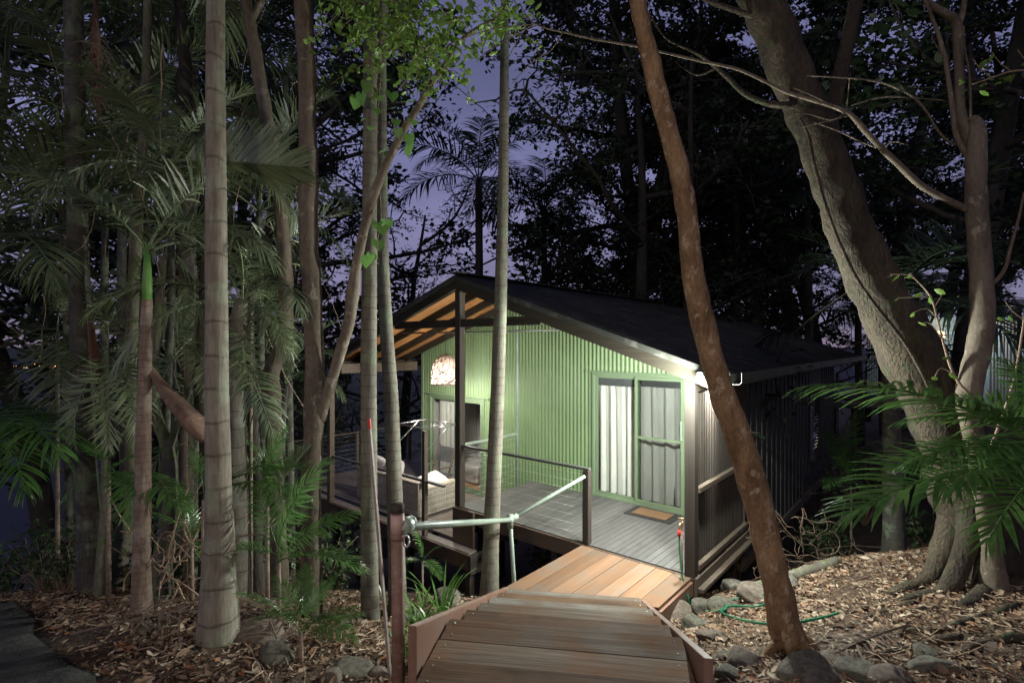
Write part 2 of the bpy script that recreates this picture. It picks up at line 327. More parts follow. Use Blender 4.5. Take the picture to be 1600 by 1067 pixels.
# ------------------------------------------------------------ terrain
CP = np.array([(0,0,.95),(0,1.5,.95),(0,-4,1),(4,-1,1),(-4,-1,.8),(0,2.4,.82),(.4,3,.5),(.6,4,.12),(.5,5,-.2),(.6,5.6,-.4),
 (-2.06,3.57,.6),(-3,4.14,.45),(-3.96,4.77,.3),(-4.13,4.1,.45),(-2.4,2.93,.7),(-1.3,4.64,.1),(-1.3,3,.6),(-.7,3.6,.45),(-.9,5.8,-.5),(-.23,6.1,-.5),(-2.6,5.6,-.1),
 (-5,7,-.6),(-8,5,-.3),(-8,9,-2.6),(-3,9,-1.7),(-4,12,-3),(0,9,-1.7),(2,9,-1.5),(6,10.4,-1.7),(8.3,13.3,-2),(2.1,5.65,-.30),(2.9,5.7,-.03),(3.65,5.93,.1),(4.87,6.5,0),
 (3.5,6.7,-.45),(3.2,7.5,-1.2),(1.89,3.45,.6),(4.1,4.7,.5),(2.8,2.8,.85),(1.5,2.6,.82),(1.6,4.3,.12),(2.4,4.6,.2),(6,4,.75),(10,4,1.2),(8,8,-.3),(12,10,0),(14,18,0),(5,20,-3),
 (-5,20,-6),(-13,15,-7),(-15,5,-4),(-10,0,-.4),(0,-10,1),(10,-5,1.5),(-10,-8,0)], float)
def _k(r): return r
_d = np.hypot(CP[:, None, 0]-CP[None, :, 0], CP[:, None, 1]-CP[None, :, 1]); n_ = len(CP)
_A = np.zeros((n_+3, n_+3)); _A[:n_, :n_] = _d; _A[:n_, n_] = 1; _A[:n_, n_+1:] = CP[:, :2]; _A[n_, :n_] = 1; _A[n_+1:, :n_] = CP[:, :2].T
_c = np.linalg.solve(_A, np.concatenate([CP[:, 2], [0, 0, 0]]))
def gzv(x, y):
    x = np.asarray(x, float); y = np.asarray(y, float); r = np.hypot(x, y)+1e-9; rc = np.minimum(r, 20); xs = x/r*rc; ys = y/r*rc
    o = np.full(x.shape, _c[n_]) + _c[n_+1]*xs + _c[n_+2]*ys
    for i in range(n_): o += _c[i]*np.hypot(xs-CP[i, 0], ys-CP[i, 1])
    ux, uy = x/r, y/r; s = -.34*np.clip(.15+.85*uy-1.0*ux, 0, 1) + .06*np.clip(ux, 0, 1)
    o = o + s*np.maximum(r-20, 0)
    o = np.where(o < -90, -90-20*(1-np.exp(-(-90-o)/20)), o); o = np.minimum(o, 14)
    o = o + .03*np.sin(x*3.1+1.3*y)*np.cos(y*2.7-x)*(r < 30)
    return o
def gz(x, y): return float(gzv(np.array([x]), np.array([y]))[0])
def on(x, y, dz=0): return Vector((x, y, gz(x, y)+dz))
def build_ground():
    def ax(n, a, far):
        t = np.linspace(-1, 1, n); return np.sign(t)*(a*np.abs(t) + (far-a)*np.abs(t)**9)
    xs = ax(241, 16, 900); ys = ax(241, 16, 900)+3
    X, Y = np.meshgrid(xs, ys); Z = gzv(X, Y); V = np.stack([X, Y, Z], -1).reshape(-1, 3)
    i = np.arange(240*240); r = i//240; c = i % 240; a = r*241+c; Fq = np.stack([a, a+1, a+242, a+241], 1)
    o = link('ground', np_mesh('ground', V, Fq, 'soil', True)); tag(o, 'dark forest soil sloping away under the cabin', None, None, 'structure'); o['category'] = 'ground'
build_ground()
def disc(name, z, rad, mat, kind, label):
    mb = MB(); n = 64; mb.v = [Vector((math.cos(2*math.pi*k/n)*rad, math.sin(2*math.pi*k/n)*rad, z)) for k in range(n)]; mb.f = [tuple(range(n))]
    tag(mb.build(name, mat), label, name, None, kind)
disc('water', -106, 20000, 'sea_water', 'structure', 'flat dark blue water and plain far below')
def hill(name, cx, cy, rx, ry, h, z0, seed, label, rot=0):
    n, m = 90, 40; V = []
    for j in range(m+1):
        for i in range(n):
            a = 2*math.pi*i/n; r = j/m; x = math.cos(a)*r*rx; y = math.sin(a)*r*ry
            X = cx+x*math.cos(rot)-y*math.sin(rot); Yy = cy+x*math.sin(rot)+y*math.cos(rot)
            p = Vector((X*.008+seed, Yy*.008, seed)); hh = h*(math.cos(r*math.pi)*.5+.5)*(1+.5*noise.noise(p)) + 3.5*noise.noise(Vector((X*.08, Yy*.08, seed)))*(1-r)
            V.append((X, Yy, z0+hh))
    Fq = [(j*n+i, j*n+(i+1) % n, (j+1)*n+(i+1) % n, (j+1)*n+i) for j in range(m) for i in range(n)]
    o = link(name, np_mesh(name, np.array(V), np.array(Fq), 'far_forest', True)); tag(o, label, 'hill', None, 'structure')
hill('hill', -130, 560, 330, 190, 92, -112, 3, 'wooded hillside across the valley beyond the deck railing')
hill('hills', -3600, 5200, 2600, 700, 120, -110, 9, 'long low range of hills at the skyline', .5)
mb = MB(); random.seed(11)
for i in range(150):
    px = random.choice([random.uniform(-60, 105), random.gauss(60, 18), random.uniform(360, 380)]); py = 573+random.gauss(0, 2.2)+(px > 200)*0; Y = 2350
    s = random.uniform(.8, 3.4)*(1 if random.random() > .12 else 2.0); p = at(px, py, Y); mb.ball(p, s, 6, 4)
o = mb.build('lights', 'town_light'); tag(o, 'cluster of tiny orange town lights far off at the skyline', 'town lights', None, 'stuff')

# concrete paths
def sheet(name, poly, mat, dz, thick, label, kind='structure', sub=14):
    """poly: list of rows of (x,y) pairs (left,right) -> a slab following the ground"""
    V = []; Fq = []
    for (l, r) in poly:
        for k in range(sub+1):
            t = k/sub; x = l[0]+(r[0]-l[0])*t; y = l[1]+(r[1]-l[1])*t; V.append((x, y, gz(x, y)+dz))
    m = len(poly)
    for j in range(m-1):
        for k in range(sub): a = j*(sub+1)+k; Fq.append((a, a+1, a+sub+2, a+sub+1))
    me = np_mesh(name, np.array(V), np.array(Fq), mat, True); o = link(name, me); md = o.modifiers.new('solid', 'SOLIDIFY'); md.thickness = thick; md.offset = -1
    return tag(o, label, 'path', None, kind)
edge = [at(150, 1067, 2.93), at(108, 1040, 3.05), at(70, 1010, 3.3), at(48, 985, 3.55), at(55, 965, 3.85), at(20, 948, 4.3), at(-60, 935, 4.9), at(-160, 925, 5.6)]
rows = [((-5.5, .2), (-.75, .6)), ((-5.6, 1.6), (-1.3, 1.7)), ((-5.8, 2.3), (-1.9, 2.35))]
for q in edge: rows.append(((q.x-3.0, q.y+.1), (q.x, q.y)))
sheet('path', rows, 'concrete', .05, .12, 'grey concrete path curving through the left corner')
rows = [((.9+i*.35, 1.2+.12*i), (.9+i*.35+.0, 2.42-.02*i+max(0, i-3)*.06)) for i in range(14)]
rows = [(b, a) for a, b in rows]
sheet('pavement', rows, 'concrete', .05, .12, 'grey concrete kerb crossing the bottom right corner')

# ------------------------------------------------------------ leaf litter, twigs
def rotmats(rng, n, tilt):
    az = rng.uniform(0, 2*np.pi, n); tx = rng.normal(0, tilt, n); ty = rng.normal(0, tilt, n)
    ca, sa = np.cos(az), np.sin(az); cx, sx = np.cos(tx), np.sin(tx); cy, sy = np.cos(ty), np.sin(ty)
    Rz = np.zeros((n, 3, 3)); Rz[:, 0, 0] = ca; Rz[:, 0, 1] = -sa; Rz[:, 1, 0] = sa; Rz[:, 1, 1] = ca; Rz[:, 2, 2] = 1
    Rx = np.zeros((n, 3, 3)); Rx[:, 0, 0] = 1; Rx[:, 1, 1] = cx; Rx[:, 1, 2] = -sx; Rx[:, 2, 1] = sx; Rx[:, 2, 2] = cx
    Ry = np.zeros((n, 3, 3)); Ry[:, 1, 1] = 1; Ry[:, 0, 0] = cy; Ry[:, 0, 2] = sy; Ry[:, 2, 0] = -sy; Ry[:, 2, 2] = cy
    return Rz @ Rx @ Ry
# leaf template: folded, curled, pointed. 2 rows of 3 quads -> 8 verts... midrib fold
LT = np.array([(-.5,0,.0),(-.17,-.26,.06),(-.17,0,-.02),(-.17,.26,.06),(.2,-.22,.08),(.2,0,.0),(.2,.22,.08),(.5,0,.1)])
LF = np.array([(0,1,2,2),(0,2,3,3),(1,4,5,2),(2,5,6,3),(4,7,5,5),(5,7,6,6)])
LT4 = np.array([(-.5,0,0),(0,-.3,.05),(.5,0,0),(0,.3,.05)]); LF4 = np.array([(0,1,2,3)])
LT6 = np.array([(-.5,0,0),(-.05,-.3,.09),(.5,0,-.03),(-.05,.3,.09)]); LF6 = np.array([(0,1,2,2),(0,2,3,3)])
def instmesh(name, T, Fc, pos, Rm, size, mat, wr=None):
    n = len(pos); V = T[None]*size[:, None, None]
    if wr is not None: V = V.copy(); V[:, :, 1] *= wr[:, None]
    V = np.einsum('nij,nkj->nki', Rm, V)+pos[:, None]; k = len(T)
    Fq = (Fc[None]+(np.arange(n)*k)[:, None, None]).reshape(-1, 4)
    # triangles as quads with repeated index -> split off
    tri = Fq[:, 2] == Fq[:, 3]; return poly_mesh(name, V.reshape(-1, 3), Fq, tri, mat)
def poly_mesh(name, V, Fq, tri, mat):
    me = bpy.data.meshes.new(name); me.vertices.add(len(V)); me.vertices.foreach_set('co', V.astype(np.float32).ravel())
    cnt = np.where(tri, 3, 4); st = np.concatenate([[0], np.cumsum(cnt)[:-1]])
    keep = np.ones(Fq.shape, bool); keep[tri, 3] = False; idx = Fq[keep]
    me.loops.add(len(idx)); me.loops.foreach_set('vertex_index', idx.astype(np.int32)); me.polygons.add(len(Fq)); me.polygons.foreach_set('loop_start', st.astype(np.int32))
    me.update(calc_edges=True); me.materials.append(MATS[mat]); return me
def in_stair(x, y):
    rx, ry = x-.45, y; a = x*SV.y - y*SV.x   # lateral
    return (a > -.95) & (a < .72) & (y < 5.6)
def litter(name, n, xr, yr, seed, label, dens=None, smin=.05, smax=.12):
    g = np.random.default_rng(seed); x = g.uniform(*xr, n); y = g.uniform(*yr, n)
    lat = x*SV.y-y*SV.x; keep = ~((lat > -.92) & (lat < .70) & (y < 5.6)); pn = np.sin(x*2.3+seed)*np.sin(y*3.1-x*1.2)+.6*np.sin(x*6.1-y*4.3)+.4*np.sin(y*11+x*7); keep &= g.uniform(0, 1, n) < np.clip(.75+.45*pn, .12, 1)
    if dens is not None: keep &= g.uniform(0, 1, n) < dens(x, y)
    x, y = x[keep], y[keep]; n = len(x); z = gzv(x, y)+g.uniform(.0, .035, n)
    sz = g.uniform(smin, smax, n)*g.choice([.28, .45, .65, .85, 1.3], n, p=[.3, .3, .25, .12, .03]); wr = g.uniform(.35, 1.0, n)
    me = instmesh(name, LT, LF, np.stack([x, y, z], 1), rotmats(g, n, .27), sz*.88, 'litter', wr)
    tag(link(name, me), label, 'leaf litter', None, 'stuff')
def dl(x, y):   # keep off the left path
    ex = np.interp(y, [.5, 1.7, 2.35, 2.93, 3.3, 3.85, 4.9, 6], [-.7, -1.25, -1.85, -2.35, -3.0, -3.6, -5.3, -7]); d = np.clip((x-ex-.02)*8, .004, 1)
    return d*np.clip(1.15-(y-5.4)*.55, .04, 1)
litter('leaf_litter', 110000, (-7, -.4), (1.4, 7.5), 5, 'dry brown leaves covering the ground under the palms on the left', dl)
def dr(x, y):
    d = np.clip((y-2.42-np.maximum(0, x-2)*.15)*6, .01, 1); 
    hy = (x-CX.x)*DV.y-(y-CX.y)*DV.x    # >0 outside (right of side wall)
    return d*np.where(hy > -.25, 1, .1)
litter('leaf_litter', 130000, (.9, 8.5), (2.2, 8.5), 6, 'dry brown leaves covering the bank right of the stair', dr)
def twigs(name, n, xr, yr, seed, label):
    g = random.Random(seed); mb = MB()
    for i in range(n):
        x = g.uniform(*xr); y = g.uniform(*yr); lat = x*SV.y-y*SV.x
        if -.95 < lat < .75 or (x < -.5 and dl(np.array([x]), np.array([y]))[0] < .5): continue
        a = g.uniform(0, 6.28); l = g.uniform(.15, .7); k = 5; pts = []
        for j in range(k):
            a += g.uniform(-.25, .25); x += math.cos(a)*l/k; y += math.sin(a)*l/k; pts.append(on(x, y, .03+g.uniform(0, .04)))
        mb.tube(pts, [g.uniform(.002, .006)*(1-.12*j) for j in range(k)], 5)
    tag(mb.build(name, 'twig', None, True), label, 'twigs', None, 'stuff')
twigs('fallen_twigs', 110, (-4.5, -.8), (2.2, 6), 3, 'thin fallen twigs lying on the leaves at the left')
twigs('fallen_twigs', 160, (1.3, 6.5), (2.3, 6.8), 4, 'thin fallen twigs lying on the leaves at the right')

# ============================================================ CABIN
RID, SL = 3.85, .34
def zr(w): return 3.79-abs(w-RID)*SL
def wx(px, d):       # w of the point at depth d that falls on a given bearing
    k = (px-800)/F; a = CX+DV*d; return (a.x-k*a.y)/(k*WV.y-WV.x)
FW = 1.95            # front wall depth from the deck edge
LZ = -.56            # lower deck level
cabin = empty('cabin', P(0, 0, -.3), HROT, 'green corrugated gabled cabin on stilts with dark roof and lit covered deck', 'cabin')
def corr(mb, w0, w1, zb, zt, d, pitch=.08, amp=.010, back=.03):
    n = max(2, int((w1-w0)/pitch*8)); b = len(mb.v)
    brk = sorted(set([w0+(w1-w0)*i/n for i in range(n+1)] + ([RID] if w0 < RID < w1 else [])))
    for w in brk:
        dd = d-amp*math.sin(2*math.pi*w/pitch)
        zt_ = zt(w) if callable(zt) else zt
        mb.v += [P(w, dd, zb), P(w, dd, zt_)]
    for i in range(len(brk)-1):
        a = b+2*i; mb.f.append((a+2, a, a+1, a+3))
ct = lambda w: zr(w)-.14
mb = MB()
corr(mb, .02, .82, .0, ct, FW); corr(mb, .82, 2.52, 2.16, ct, FW); corr(mb, 2.52, RID, 0, ct, FW)
corr(mb, RID, 5.14, LZ, ct, FW); corr(mb, 5.14, 6.90, 1.50, ct, FW); corr(mb, 6.90, 7.12, LZ, ct, FW)
gw = mb.build('gable_wall', 'green_metal', cabin, True); mb = MB()
for w in np.arange(.1, 7.1, .16):
    for z in (-.4, .35, 1.25, 2.3, 3.0):
        w_ = round(w/.08)*.08-.02
        if z > zr(w_)-.2 or (.8 < w_ < 2.55 and z < 2.16) or (5.1 < w_ < 6.92 and z < 1.5) or (w_ < RID and z < 0): continue
        mb.ball(P(w_, FW-.012, z), .007, 6, 4)
mb.build('screws', 'green_frame', gw, True)
mb = MB()   # inner skin and reveals behind the metal
for a, b_, z0, z1 in ((.03, .82, -.1, 2.2), (2.52, RID, -.1, 2.2), (RID, 5.14, LZ-.1, 2.2), (6.9, 7.1, LZ-.1, 2.0), (.82, 2.52, 2.16, 2.35), (5.14, 6.9, 1.5, 2.1)):
    mb.bw(a+.002, b_-.002, FW+.03, FW+.1, z0, z1)
mb.build('wall_lining', 'interior_wall', cabin)
mb = MB()
bevel(mb.bw(7.12, 7.2, FW-.02, FW+.05, LZ, 2.45).build('corner_trim', 'green_frame', cabin), .006)
bevel(MB().bw(-.03, .03, FW-.025, FW+.05, -.1, 2.2).build('corner_trim', 'dark_timber', cabin), .006)
# interior shell
mb = MB(); mb.bw(.1, 7.05, FW+.12, 9.6, -.66, -.57); mb.build('floor', 'interior_floor', cabin)
mb = MB(); mb.bw(.12, 7.0, 3.6, 3.7, -.56, 2.3).bw(4.0, 4.08, FW+.12, 3.59, -.56, 2.3).bw(.12, 7.0, FW+.12, 3.59, 2.3, 2.36).bw(7.0, 7.07, FW+.12, 3.59, -.56, 2.29); mb.bw(.12, 3.98, FW+.12, 3.5, -.07, -.02)
mb.build('inner_wall', 'interior_wall', cabin)
# side wall (dark), in vertical sheets
mb = MB(); g = random.Random(3); d = FW+.05; 
while d < 9.7:
    e = min(9.7, d+.9); z1 = 2.24
    for a, b_, z0, zz in (((d, e, -.42, z1),) if (e < 6.57 or d > 7.64) else ((d, min(e, 6.55), -.42, z1), (max(d, 6.55), min(e, 7.66), -.42, .02), (max(d, 6.55), min(e, 7.66), 1.58, z1), (max(d, 7.66), e, -.42, z1))):
        if b_-a > .01: mb.bw(0, .07, a+.003, b_-.003, z0, zz)
    d = e
mb.bw(.0, 7.15, 9.7, 9.77, -.66, 2.2).bw(7.08, 7.15, FW+.1, 9.7, -.66, 2.2)
sw = mb.build('side_wall', 'dark_wall', cabin)
for d in np.arange(2.3, 9.7, .3):
    if 6.5 < d < 7.7: continue
    MB().bw(-.016, -.001, d, d+.035, -.41, 2.22).build('cover_strip', 'dark_wall', sw)
win = MB().bw(-.03, -.003, 6.5, 6.56, -.02, 1.62).bw(-.03, -.003, 7.65, 7.71, -.02, 1.62).bw(-.03, -.003, 6.56, 7.65, 1.56, 1.62).bw(-.03, -.003, 6.56, 7.65, -.02, .04).build('window', 'dark_timber', cabin)
mb = MB()
for i in range(22):
    z = .07+i*.068; p = [P(.05, 6.565, z+.05), P(-.02, 6.565, z), P(-.02, 7.645, z), P(.05, 7.645, z+.05)]; mb.hexa(p+[q+Vector((0, 0, .006)) for q in p])
mb.build('louvres', 'glass', win)
mb = MB(); mb.bw(.075, .085, 6.56, 7.64, .04, 1.56); mb.build('blind', 'lining', win)
mb = MB().bw(-.05, .02, FW, 9.75, -.56, -.425); mb.build('sill_plate', 'beam_side', cabin)
# roof with ribs running down the slope
def roofsheet(w0, w1, d0, d1, th, name='roof'):
    V = []; Fq = []; n = int((d1-d0)/.09*5); m = 4
    for top in (0, 1):
        for i in range(n+1):
            d = d0+(d1-d0)*i/n; a = .014*math.sin(2*math.pi*d/.09)
            for j in range(m+1): w = w0+(w1-w0)*j/m; q = P(w, d, zr(w)+a*top-(0 if top else th)); V.append(q)
    h = (n+1)*(m+1)
    for t in (0, 1):
        for i in range(n):
            for j in range(m): a = t*h+i*(m+1)+j; Fq.append((a, a+1, a+m+2, a+m+1))
    for i in range(n):
        for j in (0, m): a = i*(m+1)+j; Fq.append((a, a+m+1, a+m+1+h, a+h))
    for i in (0, n):
        for j in range(m): a = i*(m+1)+j; Fq.append((a, a+1, a+1+h, a+h))
    mb = MB(); mb.v = V; mb.f = Fq; return mb
mb = roofsheet(-.45, RID, -.12, 11.2, .035); m2 = roofsheet(RID, 8.15, -.12, 11.2, .035)
k = len(mb.v); mb.v += m2.v; mb.f += [tuple(i+k for i in f) for f in m2.f]
roof = mb.build('roof', 'roof_metal', cabin, True)
def slope(mb, w0, w1, d0, d1, off, th):
    p = [(w1, d0), (w0, d0), (w0, d1), (w1, d1)]
    return mb.hexa([P(w, d, zr(w)-off-th) for w, d in p]+[P(w, d, zr(w)-off) for w, d in p])
mb = MB()
for i in range(int(11.2/.6)): pass
slope(mb, -.40, RID-.1, -.13, 11.2, -.012, .004) if False else None
mb = MB().beam(P(RID, -.14, 3.815), P(RID, 11.2, 3.815), .22, .02); mb.build('ridge_cap', 'roof_metal', roof)
mb = MB(); slope(mb, -.44, RID, -.11, -.07, .04, .20); slope(mb, RID, 8.14, -.11, -.07, .04, .20)
mb.build('bargeboard', 'dark_beam', cabin)
mb = MB(); slope(mb, -.46, RID, -.135, -.112, .015, .075); slope(mb, RID, 8.16, -.135, -.112, .015, .075)
mb.build('barge_flashing', 'roof_metal', cabin)
mb = MB(); slope(mb, -.42, RID, 11.1, 11.14, .04, .2); mb.build('rear_bargeboard', 'dark_beam', cabin)
mb = MB()
nb = 15
for i in range(nb):
    d0 = -.05+i*2.0/nb; slope(mb, -.35, RID-.003, d0, d0+2.0/nb-.006, .055, .015); slope(mb, RID+.003, 8.05, d0, d0+2.0/nb-.006, .055, .015)
mb.build('ceiling', 'ply', cabin)
for d0 in (-.03, .62, 1.27, 1.87):
    mb = MB(); slope(mb, -.3, RID-.03, d0, d0+.05, .071, .15); slope(mb, RID+.03, 8.0, d0, d0+.05, .071, .15); mb.build('rafter', 'dark_beam', cabin)
mb = MB().bw(RID-.03, RID+.03, -.06, 1.95, 3.5, 3.71); mb.build('ridge_beam', 'dark_beam', cabin)
bevel(MB().bw(2.15, 5.55, -.05, -.005, 2.93, 3.06).build('tie_beam', 'dark_beam', cabin), .003)
mb = MB().tube([P(2.0, .3, 2.86), P(5.75, .3, 2.86)], .014); mb.build('conduit', 'gutter_metal', cabin, True)
bevel(MB().bw(7.36, 7.45, -.05, FW, 2.04, 2.24).build('eave_beam', 'beam_side', cabin), .004)
bevel(MB().bw(7.75, 7.8, -.05, 11, 2.12, 2.28).build('fascia', 'beam_side', cabin), .004)
bevel(MB().bw(-.045, .045, -.05, FW, 2.10, 2.26).build('eave_beam', 'dark_beam', cabin), .004)
mb = MB()   # gutter on the right eave
prof = [(-.46, 2.33), (-.46, 2.24), (-.49, 2.215), (-.55, 2.215), (-.58, 2.24), (-.58, 2.345)]
for a, b_ in zip(prof, prof[1:]): mb.quad(P(a[0], -.1, a[1]), P(a[0], 11.2, a[1]), P(b_[0], 11.2, b_[1]), P(b_[0], -.1, b_[1]))
gu = mb.build('gutter', 'roof_metal', cabin); m_ = gu.modifiers.new('s', 'SOLIDIFY'); m_.thickness = .004
mb = MB().tube([P(-.5, 9.75, 2.2), P(-.3, 9.75, 2.05), P(-.07, 9.75, 1.9), P(-.05, 9.75, -1.8)], .035); mb.build('downpipe', 'gutter_metal', cabin, True)
bevel(MB().bw(-.36, -.02, .35, .45, 2.17, 2.235).build('eave_bracket', 'gutter_metal', cabin), .004)
# verandah posts
for (w, d, z0, z1, s) in ((0, 0, -.28, 2.27, .06), (RID, 0, .0, 3.53, .06), (7.4, -.27, -.95, 2.05, .055)):
    bevel(MB().bw(w-s, w+s, d-s, d+s, z0, z1).build('post', 'dark_timber' if w != 7.4 else 'beam_side', cabin), .006)
MB().tube([P(RID, 1.46, .0), P(RID, 1.46, 3.6)], .025, 10).build('steel_post', 'pipe_green', cabin, True)
# stilts below the house
for w in (.25, 2.6, 4.9, 7.0):
    for d in (2.2, 4.4, 6.8, 9.3):
        b_ = P(w, d, 0); MB().bw(w-.05, w+.05, d-.05, d+.05, gz(b_.x, b_.y)-.25, -.67 if w > 0 else -.5).build('stump', 'dark_timber', cabin)
mb = MB()
for d in (2.2, 4.4, 6.8, 9.3): mb.bw(.1, 7.1, d-.04, d+.04, -.84, -.665)
mb.build('floor_bearers', 'dark_timber', cabin)
mb = MB().bw(.02, .1, FW+.1, 9.7, -.68, -.565); mb.build('floor_edge', 'beam_side', cabin)

# sliding doors
def wave_cloth(w0, w1, z0, z1, d, folds, amp, seed, flare=.3):
    n = 110; m = 14; V = []; g = random.Random(seed); ph = [g.uniform(0, 6) for _ in range(4)]
    for j in range(m+1):
        z = z0+(z1-z0)*j/m; k = 1-j/m
        for i in range(n+1):
            t = i/n; u = t*folds*2*math.pi
            dd = d+amp*(.45+.55*k)*(math.sin(u+ph[0]+.5*k*math.sin(3*t+ph[1]))+.45*math.sin(1.7*u+ph[2]+k)+.3*math.sin(.6*u+ph[3]))
            if z > z1-.1: dd = d+amp*.35*math.sin(u*3)
            V.append(P(w0+(w1-w0)*t+.01*math.sin(u+k), dd, z+(.012*math.sin(u) if j == 0 else 0)))
    Fq = [(j*(n+1)+i, j*(n+1)+i+1, (j+1)*(n+1)+i+1, (j+1)*(n+1)+i) for j in range(m) for i in range(n)]
    mb = MB(); mb.v = V; mb.f = Fq; return mb
def frame(mb, w0, w1, z0, z1, d0, d1, t=.05):
    mb.bw(w0, w0+t, d0, d1, z0, z1).bw(w1-t, w1, d0, d1, z0, z1).bw(w0+t, w1-t, d0, d1, z1-t, z1).bw(w0+t, w1-t, d0, d1, z0, z0+t)
df = MB(); frame(df, .82, 2.52, 0.0, 2.16, FW-.03, FW+.05, .045)
door = bevel(df.build('sliding_door', 'green_frame', cabin), .004)
mb = MB(); frame(mb, 1.64, 2.47, .048, 2.112, FW+.022, FW+.045, .045); mb.build('sash', 'green_frame', door)
mb = MB(); frame(mb, .868, 1.70, .048, 2.112, FW-.02, FW+.005, .05); mb.bw(.918, 1.65, FW-.02, FW+.005, 1.10, 1.14); bevel(mb.build('screen_frame', 'green_frame', door), .003)
MB().bw(1.685, 2.425, FW+.03, FW+.035, .093, 2.067).build('glass_pane', 'glass', door)
MB().bw(.918, 1.65, FW-.011, FW-.006, .098, 1.10).bw(.918, 1.65, FW-.011, FW-.006, 1.14, 2.062).build('flyscreen', 'screen', door)
bevel(MB().bw(.88, .915, FW-.05, FW-.021, 1.15, 1.45).build('handle', 'pipe_green', door), .006)
MB().bw(.70, 2.62, FW-.06, FW-.032, 2.165, 2.19).build('head_flashing', 'green_frame', door)
wave_cloth(1.72, 2.47, .06, 2.06, FW+.135, 4.2, .028, 2).build('curtain', 'curtain', door, True)
wave_cloth(.95, 1.66, .06, 2.06, FW+.15, 3.3, .034, 5).build('curtain', 'curtain', door, True)
MB().bw(.85, 2.5, FW+.20, FW+.21, .05, 2.1).build('lining', 'canvas', door)
MB().bw(1.7, 2.46, FW+.09, FW+.095, 1.93, 2.07).bw(.92, 1.62, FW+.09, FW+.095, 1.95, 2.07).build('pelmet_tape', 'canvas', door)
z0 = LZ
df = MB(); frame(df, 5.14, 6.90, z0, 1.50, FW-.03, FW+.05, .05)
door2 = bevel(df.build('sliding_door', 'green_frame', cabin), .004)
mb = MB(); frame(mb, 5.98, 6.85, z0+.05, 1.448, FW+.022, FW+.045, .05); mb.build('sash', 'green_frame', door2)
mb = MB(); frame(mb, 5.20, 6.06, z0+.05, 1.448, FW-.02, FW+.005, .06); mb.bw(5.26, 6.0, FW-.02, FW+.005, .42, .46); mb.build('screen_frame', 'green_frame', door2)
MB().bw(6.03, 6.80, FW+.03, FW+.035, z0+.1, 1.398).build('glass_pane', 'glass', door2)
MB().bw(5.26, 6.0, FW-.011, FW-.006, z0+.11, .42).bw(5.26, 6.0, FW-.011, FW-.006, .46, 1.388).build('glass_pane', 'glass', door2)
MB().bw(5.0, 7.0, FW-.06, FW-.032, 1.505, 1.53).build('head_flashing', 'green_frame', door2)
wave_cloth(6.05, 6.72, z0+.06, 1.44, FW+.13, 6, .025, 9).build('curtain', 'curtain', door2, True)
MB().tube([P(5.25, FW-.03, .3), P(5.33, FW-.05, .3)], .01).build('handle', 'wire_steel', door2, True)
bedm = MB().bw(5.9, 6.95, 2.5, 3.5, -.56, -.15); tag(bevel(bedm.build('bed', 'cushion', None, False, P(6.4, 3, -.56), HROT), .05, 3), 'low pale bed inside the cabin seen through the glass door', 'bed')

# corrugated gable, wall-mounted pole bits; eave lamp
el = empty('eave_lamp', P(-.20, -.12, 2.3), HROT, 'glowing white round lamp fixed to the bargeboard at the deck corner', 'lamp')
MB().bw(-.24, -.16, -.15, -.137, 2.28, 2.35).beam(P(-.20, -.14, 2.33), P(-.22, -.33, 2.345), .02, .015).tube([P(-.222, -.335, 2.35), P(-.222, -.335, 2.325)], .03, 12).build('bracket', 'lamp_black', el)
MB().ball(P(-.222, -.335, 2.29), .042, 16, 12).build('globe', 'eave_bulb', el, True)
def point(name, loc, power, col, r, parent):
    l = bpy.data.lights.new(name, 'POINT'); l.energy = power; l.color = col; l.shadow_soft_size = r
    o = bpy.data.objects.new(name, l); COL.objects.link(o); o.parent = parent; o.matrix_parent_inverse = Matrix.Identity(4)
    o.location = wmat(parent).inverted() @ Vector(loc); return o
point('eave_light', P(-.25, -.43, 2.27), EAVE_W*4, (.93, 1, .93), .04, el)
dk = empty('added_deck_lamp', P(.10, .38, 2.2), HROT, 'unseen round lamp added behind the corner post to light the deck', 'lamp')  # lamp and fitting added out of sight, lighting deck and wall from inside
MB().tube([P(.05, .38, 2.2), P(.085, .38, 2.2)], .07, 16).build('housing', 'lamp_black', dk, True)
MB().ball(P(.09, .38, 2.2), .05, 12, 8).build('globe', 'eave_bulb', dk, True)
point('added_deck_light', P(.16, .38, 2.19), DECK_W*4, (.97, 1, .95), .06, dk)

# wicker pendant
pc = at(697, 578, 1); pd = .95; pw = wx(697, pd); pp = P(pw, pd, 0); pz = EYE-(600-HZ)/F*pp.y
pend = empty('pendant_lamp', (pp.x, pp.y, pz), HROT, 'lit dome of woven cane hanging under the deck roof', 'pendant lamp')
pr, ph = 23/F*pp.y, 46/F*pp.y
mb = MB(); g = random.Random(4)
def dome(t, a, r=1): # t 0 bottom .. 1 top
    rr = pr*(1 if t < .35 else math.sqrt(max(0, 1-((t-.35)/.65)**2)))*r; rr = max(rr, .03)
    return Vector((pp.x+math.cos(a)*rr, pp.y+math.sin(a)*rr, pz+ph*t))
for i in range(46):
    a0 = 2*math.pi*i/46; sgn = 1 if i % 2 else -1
    mb.tube([dome(j/12, a0+sgn*.5*math.sin(j*.9+i)*.22, 1+.012*(-1)**(i+j)) for j in range(13)], .0055, 4)
for j in range(26):
    t = j/26; mb.tube([dome(t+.015*g.uniform(-1, 1), 2*math.pi*k/36+g.uniform(-.03, .03), 1+.014*(-1)**(j+k)) for k in range(37)], .0062, 4)
for i in range(90):
    t = g.uniform(0, .9); a = g.uniform(0, 6.28); mb.tube([dome(min(.98, t+.05*k*g.uniform(.2, 1)), a+k*.13, 1.01) for k in range(4)], .0075, 4)
